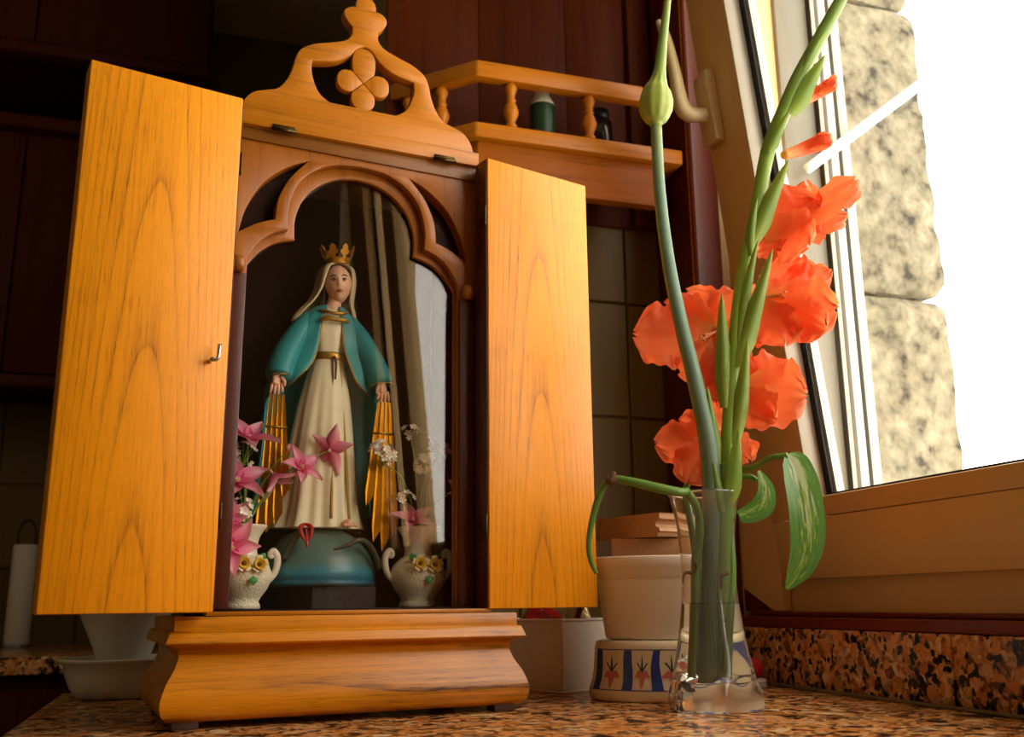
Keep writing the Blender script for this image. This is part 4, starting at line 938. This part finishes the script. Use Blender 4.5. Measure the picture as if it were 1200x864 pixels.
def pothos_mat():
    m, nt, b = newmat('variegated_leaf'); L = nt.links.new
    uv = nt.nodes.new('ShaderNodeUVMap'); sp_ = nt.nodes.new('ShaderNodeSeparateXYZ'); L(uv.outputs[0], sp_.inputs[0])
    def nz(sx, sy, d):
        mp = nt.nodes.new('ShaderNodeMapping'); mp.inputs['Scale'].default_value = (sx, sy, 1); L(uv.outputs[0], mp.inputs[0])
        n = nt.nodes.new('ShaderNodeTexNoise'); n.inputs['Scale'].default_value = 1; n.inputs['Detail'].default_value = d; L(mp.outputs[0], n.inputs['Vector']); return n.outputs['Fac']
    a = mth(nt, 'ABSOLUTE', mth(nt, 'SUBTRACT', sp_.outputs[0], .45))
    p = mth(nt, 'MULTIPLY_ADD', nz(9, 3.5, 4), -1.1, mth(nt, 'MULTIPLY_ADD', a, .8, mth(nt, 'MULTIPLY', sp_.outputs[1], .35)))     # pale patches, mostly on the upper half
    pale = ramp(nt, mth(nt, 'ADD', p, .5), [(.08, (1, 1, 1, 1)), (.20, (0, 0, 0, 1))])
    yp = ramp(nt, mth(nt, 'MULTIPLY_ADD', a, -.4, nz(26, 11, 3)), [(.50, (0, 0, 0, 1)), (.58, (1, 1, 1, 1))])
    gr = ramp(nt, nz(30, 3, 3), [(.3, lin('4a8038')), (.7, lin('76a652'))])
    def mix(f, A, B):
        x = nt.nodes.new('ShaderNodeMix'); x.data_type = 'RGBA'; L(f, x.inputs['Factor']); L(A, x.inputs['A']); x.inputs['B'].default_value = B; return x.outputs['Result']
    col = mix(pale, mix(yp, gr, lin('b4cc3c')), lin('c4d4a4'))
    L(col, b.inputs['Base Color']); b.inputs['Roughness'].default_value = .3
    tr = nt.nodes.new('ShaderNodeBsdfTranslucent'); L(col, tr.inputs[0]); ms = nt.nodes.new('ShaderNodeMixShader'); ms.inputs[0].default_value = .35
    L(b.outputs[0], ms.inputs[1]); L(tr.outputs[0], ms.inputs[2]); L(ms.outputs[0], nt.nodes['Material Output'].inputs[0]); return m
M_pothos = pothos_mat()
M_vine = flat('vine_green', '5e8434', .4, var=.2, vscale=40); M_brown = flat('dry_brown_node', '5a4024', .8)
def uvtube(name, pts, rads, mat, parent, n=14, sub=6, flat_=1.0):
    vs, fs = tube(pts, rads, n, sub, flat_); N = len(vs)//n
    uv = [((i % n)/n, (i//n)/(N-1)) for i in range(len(vs))]
    return part(name, vs, fs, mat, parent, uv=uv, world=True)
MPX = .00094
def P3(l, D): return [at(x, y, d) for x, y, d in l] if len(l[0]) == 3 else [at(x, y, D) for x, y in l]
# garlic scape
sc = thing('garlic_scape', 'tall blue-green garlic scape with a pointed green bud, standing in the glass vase', 'flower stalk', VC+V((0, 0, .0275)))
sp_ = [(833, 797, 1.085), (833, 740, 1.083), (834, 680, 1.082), (835, 620, 1.080), (834, 565, 1.075), (828, 510, 1.07), (813, 440, 1.065), (797, 375, 1.06), (783, 305, 1.058), (773, 225, 1.056), (769, 148, 1.056)]
uvtube('stalk', P3(sp_, 0), [MPX*r for r in (11.5, 11.5, 11.5, 11.5, 11.2, 10.2, 9.2, 8.4, 7.8, 7.3, 6.8)], M_scape, sc)
bt_ = P3([(769, 149), (768.5, 145), (768.5, 140), (768.5, 130), (769, 118), (769.5, 106), (771, 97), (773.5, 80), (776.5, 50), (780, 20), (784, -8), (790, -30)], 1.056)
bud = uvtube('bud', bt_, [MPX*r for r in (6, 8.5, 15, 20, 20.6, 17, 11, 7.4, 6, 5, 4, 2)], M_bulb, sc, 40, 4)
for i, v in enumerate(bud.data.vertices):
    v.co += v.normal*(.0006*cos(2*pi*(i % 40)/4)*(1 if 40*8 < i < 40*26 else 0))
# gladiolus
gd = thing('gladiolus', 'orange-red gladiolus spike with open ruffled flowers leaning right in the glass vase', 'flower', VC+V((.012, -.004, .0275)))
gp_ = [(846, 796, 1.085), (847, 720, 1.078), (848, 650, 1.078), (850, 580, 1.078), (853, 520, 1.078), (857, 450, 1.078), (863, 380, 1.078), (871, 320, 1.078), (884, 258, 1.078), (893, 210, 1.078), (902, 170, 1.078), (919, 130, 1.078), (934, 95, 1.078), (955, 55, 1.078), (984, 2, 1.078), (1000, -28, 1.078)]
uvtube('stem', P3(gp_, 0), [MPX*r for r in (7.5, 8, 8.5, 9, 8.5, 8, 8, 8, 8, 8.5, 9, 9.5, 9.5, 9, 8, 7)], M_stem, gd, 14, 4)
VN = -U0
def blade(name, base, ctl, tip, wpx, D0, D1, mat, parent, cup=.25, prof=None, nu=6, nv=14, tw=0):
    A = at(*base, D0); T = at(*tip, D1); C = at(*ctl, (D0+D1)/2)
    vs, fs, uv = [], [], []
    for j in range(nv+1):
        t = j/nv; c = A*(1-t)**2+C*2*t*(1-t)+T*t*t; d = ((C-A)*(1-t)+(T-C)*t).normalized()
        side = d.cross(VN).normalized(); nn = side.cross(d).normalized()
        side = (side*cos(tw)+nn*sin(tw)); nn = side.cross(d).normalized()
        w = wpx*MPX*(prof(t) if prof else min(1, .42+2.0*t)*(1-t)**.7*1.05)
        for i in range(nu+1):
            s = 2*i/nu-1; vs.append(c+side*(s*w/2)-nn*(cup*w*s*s)); uv.append((i/nu, t))
    for j in range(nv):
        for i in range(nu):
            a = j*(nu+1)+i; fs.append((a, a+1, a+nu+2, a+nu+1))
    return part(name, vs, fs, mat, parent, uv=uv, world=True)
for base, ctl, tip, w, D0, D1 in [((850, 478), (846, 400), (846, 343), 26, 1.070, 1.062), ((861, 520), (872, 450), (876, 396), 24, 1.070, 1.062), ((864, 430), (882, 370), (906, 290), 30, 1.070, 1.060),
        ((866, 400), (874, 330), (889, 280), 18, 1.070, 1.064), ((880, 285), (898, 240), (925, 186), 32, 1.070, 1.063), ((924, 133), (944, 100), (967, 64), 34, 1.070, 1.064), ((880, 300), (878, 260), (888, 231), 18, 1.070, 1.062),
        ((852, 592), (860, 555), (866, 503), 30, 1.068, 1.060), ((842, 545), (834, 500), (829, 452), 20, 1.070, 1.062), ((900, 178), (906, 160), (926, 128), 22, 1.068, 1.062), ((940, 85), (948, 60), (966, 38), 16, 1.070, 1.064), ((846, 600), (840, 575), (836, 540), 20, 1.068, 1.062)]:
    blade('bract', base, ctl, tip, w, D0, D1, M_green, gd, .35)
def gpetal(parent, base, tip, wpx, D0, D1, seed, bow=0, ruff=1.0, nu=24, nv=30, tw=0, wide=.62):
    """one ruffled petal from the throat to its tip; bow in pixels bends the centre line sideways"""
    rnd = random.Random(seed); A = at(*base, D0); T = at(*tip, D1)
    dx, dy = tip[0]-base[0], tip[1]-base[1]; ln = math.hypot(dx, dy); C = at((base[0]+tip[0])/2-dy/ln*bow, (base[1]+tip[1])/2+dx/ln*bow, (D0+D1)/2-.010)
    vs, fs, uv = [], [], []; ph = [rnd.uniform(0, 6) for _ in range(6)]
    for j in range(nv+1):
        t = j/nv; c = A*(1-t)**2+C*2*t*(1-t)+T*t*t; d = ((C-A)*(1-t)+(T-C)*t).normalized()
        side = d.cross(VN).normalized(); nn = side.cross(d).normalized(); side = side*cos(tw)+nn*sin(tw); nn = side.cross(d).normalized()
        # outline: narrow claw, broad blade, blunt rounded end
        w = wpx*MPX*(.16+.84*sin(min(1, t/wide)*pi/2)**1.3)*(1 if t < wide else math.sqrt(max(0, 1-((t-wide)/(1-wide+.004))**2.3)))
        for i in range(nu+1):
            s = 2*i/nu-1; e = abs(s)**2.2*t**1.2
            rf = ruff*MPX*(6.5*e*sin(9*t+ph[0]+s*1.5)+4.2*e*sin(21*t+ph[1]-s)+1.6*e*sin(43*t+ph[4])+3.2*t**4*sin(s*6+ph[2])+2.2*t**5*sin(s*15+ph[3])+1.2*sin(s*5+t*4+ph[5])*t)
            p = c+side*(s*w/2*(1+(.07*sin(17*t+ph[4]+s)+.05*sin(37*t+ph[2]))*abs(s)))-nn*(.10*w*(1-s*s)*(1-.5*t))+nn*rf+d*(ruff*MPX*2.0*t**3*(sin(s*9+ph[5])+.5*sin(s*21+ph[3])))
            vs.append(p); uv.append((i/nu, t))
    for j in range(nv):
        for i in range(nu):
            a = j*(nu+1)+i; fs.append((a, a+1, a+nu+2, a+nu+1))
    return part('petal', vs, fs, M_orange, parent, uv=uv, world=True)
def gflower(stem_px, throat, petals, D=1.085, anth=None):
    f = uvtube('flower_head', P3([(*stem_px, 1.079), ((stem_px[0]+throat[0])/2, (stem_px[1]+throat[1])/2+3, (1.082+D)/2), (*throat, D+.004)], 0), [MPX*4, MPX*5, MPX*8], M_orange, gd, 12, 4)
    for k, (tip, w, D1, bow, tw) in enumerate(petals): gpetal(f, throat, tip, w, D, D1, int(throat[0]*3+k*17+throat[1]), bow, 1.0, tw=tw)
    if anth:
        for dx, dy in ((0, 0), (5, -3), (4, 4)):
            q = P3([(throat[0], throat[1], D-.002), (anth[0]+dx*.5, anth[1]+dy*.6, D-.014), (anth[0]+dx, anth[1]+dy, D-.018)], 0)
            part('stamen', *tube(q, [MPX*1.0, MPX*1.2, MPX*1.6], 6, 4), flat('pale_stamen', 'f0a878', .5), f, world=True)
    return f
# uppermost open flower, right of the stem
gflower((884, 292), (893, 283), [((1004, 212), 52, 1.093, 6, .5), ((992, 254), 36, 1.108, -4, .3), ((948, 288), 74, 1.078, -14, -.2), ((945, 215), 60, 1.118, 12, .4), ((912, 296), 40, 1.088, 0, .2), ((958, 236), 84, 1.100, 0, .0)], 1.106)
# second flower, facing the window
gflower((868, 372), (884, 350), [((981, 362), 82, 1.088, 6, .1), ((973, 318), 46, 1.128, -2, .3), ((921, 404), 56, 1.078, -8, -.1), ((940, 300), 62, 1.128, 8, .4), ((895, 402), 40, 1.093, 4, .2), ((968, 385), 56, 1.078, 0, -.3)], 1.104, (915, 345))
# left flower
gflower((852, 470), (840, 388), [((744, 392), 80, 1.088, -4, .1), ((806, 345), 52, 1.118, 8, .3), ((878, 338), 60, 1.118, -8, .3), ((898, 392), 46, 1.108, -6, .2), ((822, 452), 70, 1.083, 6, -.2), ((842, 470), 50, 1.078, 0, -.1), ((780, 360), 60, 1.103, 0, .2)], 1.103, (822, 395))
# right lower flower
gflower((856, 500), (862, 452), [((944, 462), 84, 1.083, 4, .1), ((925, 424), 50, 1.118, -4, .3), ((908, 492), 52, 1.078, 6, -.2), ((884, 420), 40, 1.118, 6, .2), ((880, 480), 40, 1.098, 0, -.2)], 1.103)
# lowest flower behind the scape
gflower((853, 555), (842, 510), [((769, 520), 52, 1.118, -4, .1), ((797, 494), 40, 1.128, 6, .2), ((806, 566), 58, 1.103, 6, -.1), ((832, 470), 44, 1.128, -4, .2), ((879, 540), 44, 1.108, -6, .2), ((845, 562), 48, 1.108, 0, 0)], 1.118)
# half-open buds
for stem_px, tip, w, seed in (((918, 182), (972, 163), 24, 3), ((934, 122), (978, 97), 20, 8)):
    f = uvtube('bud', P3([(*stem_px, 1.079), ((stem_px[0]*.6+tip[0]*.4), (stem_px[1]*.6+tip[1]*.4)+1, 1.094), (stem_px[0]*.15+tip[0]*.85, stem_px[1]*.15+tip[1]*.85, 1.092), (*tip, 1.092)], 0), [MPX*5, MPX*w*.34, MPX*w*.46, MPX*w*.34], M_orange, gd, 14, 5)
    gpetal(f, (stem_px[0]*.5+tip[0]*.5, stem_px[1]*.5+tip[1]*.5), (tip[0]+2, tip[1]-1), w*.95, 1.091, 1.086, seed, 0, .7)
# pothos cuttings
def cutting(label, path, rads, loc):
    t = thing('pothos_cutting', label, 'plant', loc); uvtube('stem', P3(path, 0), [MPX*r for r in rads], M_vine, t, 10, 6); return t
pa = cutting('bare green pothos cutting arching left out of the vase over the wooden offcuts', [(813, 795, 1.075), (815, 720, 1.075), (816, 660, 1.075), (820, 628, 1.072), (818, 600, 1.068), (807, 578, 1.060), (797, 577, 1.05), (775, 573, 1.045), (745, 566, 1.045), (721, 562, 1.05), (709, 568, 1.055), (700, 587, 1.058), (693, 615, 1.06), (690, 640, 1.062), (693, 659, 1.066), (699, 672, 1.07)], (4.5, 5, 5.5, 5, 4.5, 4.5, 5, 5.6, 5.2, 4.6, 4.2, 3.9, 3.6, 3.4, 3.0, 2.2), VC+V((-.012, -.006, .0275)))
part('node', *merge(tube(P3([(716, 566, 1.05), (718, 560, 1.049), (720, 553, 1.049)], 0), [MPX*5, MPX*5, MPX*2], 8), tube(P3([(711, 562, 1.05), (717, 564, 1.048), (723, 562, 1.048)], 0), [MPX*4, MPX*5.5, MPX*4], 8)), M_brown, pa, world=True)
pb = cutting('pothos cutting with a long hanging variegated leaf right of the vase', [(826, 795, 1.11), (822, 720, 1.11), (815, 650, 1.112), (806, 595, 1.112), (803, 575, 1.112), (812, 562, 1.115), (836, 556, 1.12), (862, 551, 1.115), (884, 547, 1.09), (902, 537, 1.075), (923, 534, 1.07)], (5, 5, 5, 4.5, 4, 4, 3.6, 3.4, 3.2, 3.2, 3.6), VC+V((-.004, .016, .0275)))
def pleaf(name, pts, widths, mat, parent, cup=.2, twist=None, nu=10):
    P = spline(pts, 6); N = len(P); vs, fs, uv = [], [], []
    for j, c in enumerate(P):
        t = j/(N-1); d = (P[min(j+1, N-1)]-P[max(j-1, 0)]).normalized(); side = d.cross(VN).normalized(); nn = side.cross(d).normalized()
        tw = (twist[0]*(1-t)+twist[1]*t) if twist else 0; side = side*cos(tw)+nn*sin(tw); nn = side.cross(d).normalized()
        f = t*(len(widths)-1); k = min(int(f), len(widths)-2); w = lerp(widths[k], widths[k+1], f-k)*MPX
        for i in range(nu+1):
            s = 2*i/nu-1; vs.append(c+side*(s*w/2)+nn*(cup*w*(abs(s)**1.5)-.05*w)); uv.append((i/nu, t))
    for j in range(N-1):
        for i in range(nu):
            a = j*(nu+1)+i; fs.append((a, a+1, a+nu+2, a+nu+1))
    return part(name, vs, fs, mat, parent, uv=uv, world=True)
pleaf('leaf', P3([(923, 533, 1.07), (932, 545, 1.066), (940, 575, 1.062), (945, 610, 1.062), (945, 640, 1.064), (938, 665, 1.067), (922, 691, 1.07)], 0), [8, 30, 38, 38, 38, 34, 26, 3], M_pothos, pb, .22, (.25, -.1))
pcu = cutting('pothos cutting with a small curled leaf close to the vase rim', [(850, 792, 1.075), (852, 730, 1.075), (857, 680, 1.078), (856, 640, 1.08), (852, 600, 1.085), (852, 575, 1.092), (862, 561, 1.096), (878, 559, 1.096), (886, 563, 1.096)], (5, 5.5, 5.5, 5, 4.5, 4, 4, 3.6, 3.4), VC+V((.016, .002, .0275)))
pleaf('leaf', P3([(889, 552, 1.094), (893, 562, 1.092), (896, 575, 1.090), (892, 590, 1.090), (880, 599, 1.092), (866, 604, 1.096)], 0), [3, 12, 20, 28, 24, 14], M_pothos, pcu, .35, (.2, .5))
for pr_, q in ((pa, [(812, 672, 1.068), (803, 672, 1.064), (800, 684, 1.063)]), (pa, [(814, 660, 1.066), (816, 664, 1.064), (814, 672, 1.064)]), (pcu, [(853, 672, 1.07), (846, 675, 1.066), (845, 690, 1.066)])):
    part('root', *tube(P3(q, 0), [MPX*2.2, MPX*1.8, MPX*.8], 6), M_brown, pr_, world=True)

# ------------------------------------------------------------------ gallery shelf at the back
gs = thing('gallery_shelf', 'cherry-brown wooden shelf with a turned baluster rail, behind the shrine crest', 'shelf', (.52, 1.42, .82))
def xplate(name, pts, z0, z1, mat, parent, bev=.002):
    bm = bmesh.new(); v0 = [bm.verts.new((x, y, z0)) for x, y in pts]; f = bm.faces.new(v0); r = bmesh.ops.extrude_face_region(bm, geom=[f])
    for v in r['geom']:
        if isinstance(v, bmesh.types.BMVert): v.co.z = z1
    bmesh.ops.recalc_face_normals(bm, faces=bm.faces); bmesh.ops.bevel(bm, geom=list(bm.edges), offset=bev, segments=2, profile=.5, affect='EDGES')
    inv_ = wmat(parent).inverted(); bm.transform(inv_); me = bpy.data.meshes.new(name); bm.to_mesh(me); bm.free(); me.polygons.foreach_set('use_smooth', [True]*len(me.polygons)); sharp(me, 35); return link(name, me, mat, parent)
YB = 1.4685; XR = .7450
xplate('shelf_board', [(.3840, 1.350), (XR, 1.350), (XR, YB), (.2655, YB)], .8205, .8470, M_rail, gs, .004)
xplate('rail', [(.3860, 1.350), (.6780, 1.350), (.6780, 1.372), (.3950, 1.372), (.2985, YB), (.2675, YB)], .9255, .9545, M_rail, gs, .003)
xplate('fascia', [(.3905, 1.3620), (.70, 1.3620), (.70, 1.382), (.3985, 1.382), (.3130, YB), (.2870, YB)], .744, .8203, M_fascia, gs, .002)
xplate('lip', [(.3905, 1.3590), (.70, 1.3590), (.70, 1.3618), (.3915, 1.3618)], .744, .7560, M_fascia, gs, .001)
bprof = [(.0060, 0), (.0080, .002), (.0075, .006), (.0050, .009), (.0062, .013), (.0095, .024), (.0100, .030), (.0075, .040), (.0052, .046), (.0072, .049), (.0052, .052), (.0058, .060), (.0084, .070), (.0070, .074), (.0060, .0782)]
bme = mesh('baluster', *lathe([(r_*1.28, z_) for r_, z_ in bprof], 20)); bme.materials.append(M_rail)
for x, y in ((.4455, 1.362), (.5810, 1.362), (.3420, 1.4060), (.2980, 1.4540)): link('baluster', bme, None, gs, wmat(gs).inverted() @ Matrix.Translation((x, y, .8472)))
bp = thing('wood_wall_panel', 'dark cherry wood panelling behind the baluster shelf', 'panel', (.5, 1.4745, 1.2))
for k in range(3):
    xa = .2625+k*.1615; box('board', (xa-.5, -.004, -.453), (xa+.161-.5, .0015, .48), M_panel, bp, .001)
box('stile', (.2465-.5+.4565, -.018, -.453), (.2465-.5+.4990, -.0045, .48), M_panel, bp, .002)
bo = thing('green_bottle', 'small bottle with green label and white shoulders, standing behind the baluster rail', 'bottle', (.5120, 1.397, .8473))
part('body', *lathe([(.0195, 0), (.021, .002), (.021, .066), (.0209, .0665)], 28), flat('dark_green_label', '14361c', .4), bo)
part('shoulder', *lathe([(.0208, .0667), (.0200, .072), (.0150, .082), (.0122, .086), (.0122, .102), (.010, .104)], 28), flat('white_bottle_plastic', 'b9b7a2', .4), bo)
jr = thing('dark_jar', 'dark squat jar standing right of the green bottle on the shelf', 'jar', (.6140, 1.4000, .8473))
part('body', *lathe([(.020, 0), (.0235, .003), (.0235, .052), (.017, .0579)], 28), flat('dark_brown_glass', '120c08', .2), jr)
part('lid', *lathe([(.0185, .058), (.0190, .059), (.0190, .074), (.017, .076)], 28), flat('black_lid', '0c0a09', .4), jr)

# ------------------------------------------------------------------ far side of the kitchen
FC = thing('kitchen_counter', 'dim granite counter with dark red-brown base cabinet on the far left', 'counter', (-.6, 2.3, ZF))
box('worktop', (-1.0, -.32, .895), (1.35, .3105, .925), M_granite2, FC, .002)
box('cabinet_body', (-1.0, -.28, .0005), (1.35, .3105, .8945), M_farcab, FC, .002)
for k in range(4): 
    d_ = box('cabinet_door', (-.99+.585*k, -.30, .10), (-.99+.585*k+.57, -.2805, .87), M_farcab, FC, .004); box('door_panel', (-.99+.585*k+.07, -.3060, .17), (-.99+.585*k+.50, -.3005, .80), M_farcab, FC, .008)
M_iron = flat('black_iron_handle', '0b0907', .5, .6)
def wall_cab(name, label, x0, x1, y0, y1, z0, z1, doors, hz):
    c = thing(name, label, 'cabinet', ((x0+x1)/2, (y0+y1)/2, z0)); iv = wmat(c).inverted()
    box('carcass', (x0, y0, z0), (x1, y1, z1), M_farcab, c, .002, iv)
    box('light_rail', (x0-.01, y0-.032, z0-.030), (x1+.01, y0+.02, z0-.0005), M_farcab, c, .008, iv)
    if z0 < 1: box('cornice', (x0-.015, y0-.045, z1+.0005), (x1+.015, y1, z1+.035), M_farcab, c, .010, iv)
    for a, b, hs in doors:
        d_ = box('door', (a+.002, y0-.021, z0+.004), (b-.002, y0-.001, z1-.004), M_farcab, c, .003, iv)
        if b-a > .15: box('raised_panel', (a+.06, y0-.0275, z0+.07), (b-.06, y0-.0215, z1-.07), M_farcab, d_, .009, iv@Matrix.Identity(4) if False else iv)
        hx_ = a+.035 if hs < 0 else b-.035
        p = iv @ V((hx_, y0-.021, hz))
        h_ = part('handle', *tube([p+V((0, 0, -.045)), p+V((0, -.018, -.035)), p+V((0, -.024, 0)), p+V((0, -.018, .035)), p+V((0, 0, .045))], [.004, .006, .009, .006, .004], 10), M_iron, d_)
    return c
wall_cab('wall_cabinet', 'dark panelled wall cabinet left of the open shrine door, above the tiled splashback', -1.05, -.150, 2.30, 2.6115, .60, 1.165, [(-1.04, -.72, 1), (-.72, -.412, 1), (-.412, -.155, -1)], .75)
wall_cab('wall_cabinet', 'dark top cabinet with panelled doors at the upper left corner', -1.05, -.030, 2.22, 2.6115, 1.345, 1.69, [(-1.04, -.72, 1), (-.72, -.405, 1), (-.405, -.035, -1)], 1.47)
pr2 = thing('paper_roll', 'slim white paper roll on a wire holder at the far left counter', 'paper roll', (-.358, 2.50, .0252))
part('paper', *lathe([(.008, .006), (.0245, .006), (.0262, .009), (.0262, .222), (.0245, .225), (.008, .225)], 32), flat('white_paper', 'd6cfc0', .8), pr2)
part('foot', *lathe([(.030, 0), (.032, .001), (.032, .004), (.028, .0055)], 32), M_metal, pr2)
part('wire_loop', *tube([(-.018, 0, .006), (-.018, 0, .225), (-.018, 0, .255), (-.010, 0, .275), (0, 0, .281), (.010, 0, .275), (.018, 0, .255), (.018, 0, .225)], .0026, 8, 4), flat('dark_wire', '3a3630', .4, .7), pr2)
wbowl = thing('white_basin', 'white rimmed basin at the left end of the worktop behind the shrine plinth', 'basin', (-.0835, 1.545, .0005) if False else (-.0735, 1.385, .0005))
part('body', *lathe([(.048, 0), (.052, .001), (.060, .012), (.0668, .028), (.0688, .040), (.0745, .0425), (.0770, .0452), (.0765, .0475), (.0740, .048), (.0660, .046), (.0640, .030), (.055, .012), (.04, .006)], 56), flat('white_enamel', 'd9d6c6', .25, coat=.3), wbowl)
wcup = thing('white_funnel_bowl', 'tapered white bowl standing inside the basin, half hidden by the left door', 'bowl', (-.0735, 1.385, .0068))
part('body', *lathe([(.026, 0), (.0285, .001), (.0300, .030), (.0360, .052), (.0480, .078), (.058, .100), (.060, .102), (.057, .101), (.0455, .079), (.0335, .054), (.0275, .032), (.02, .006)], 48), flat('white_enamel', 'd9d6c6', .25, coat=.3), wcup)
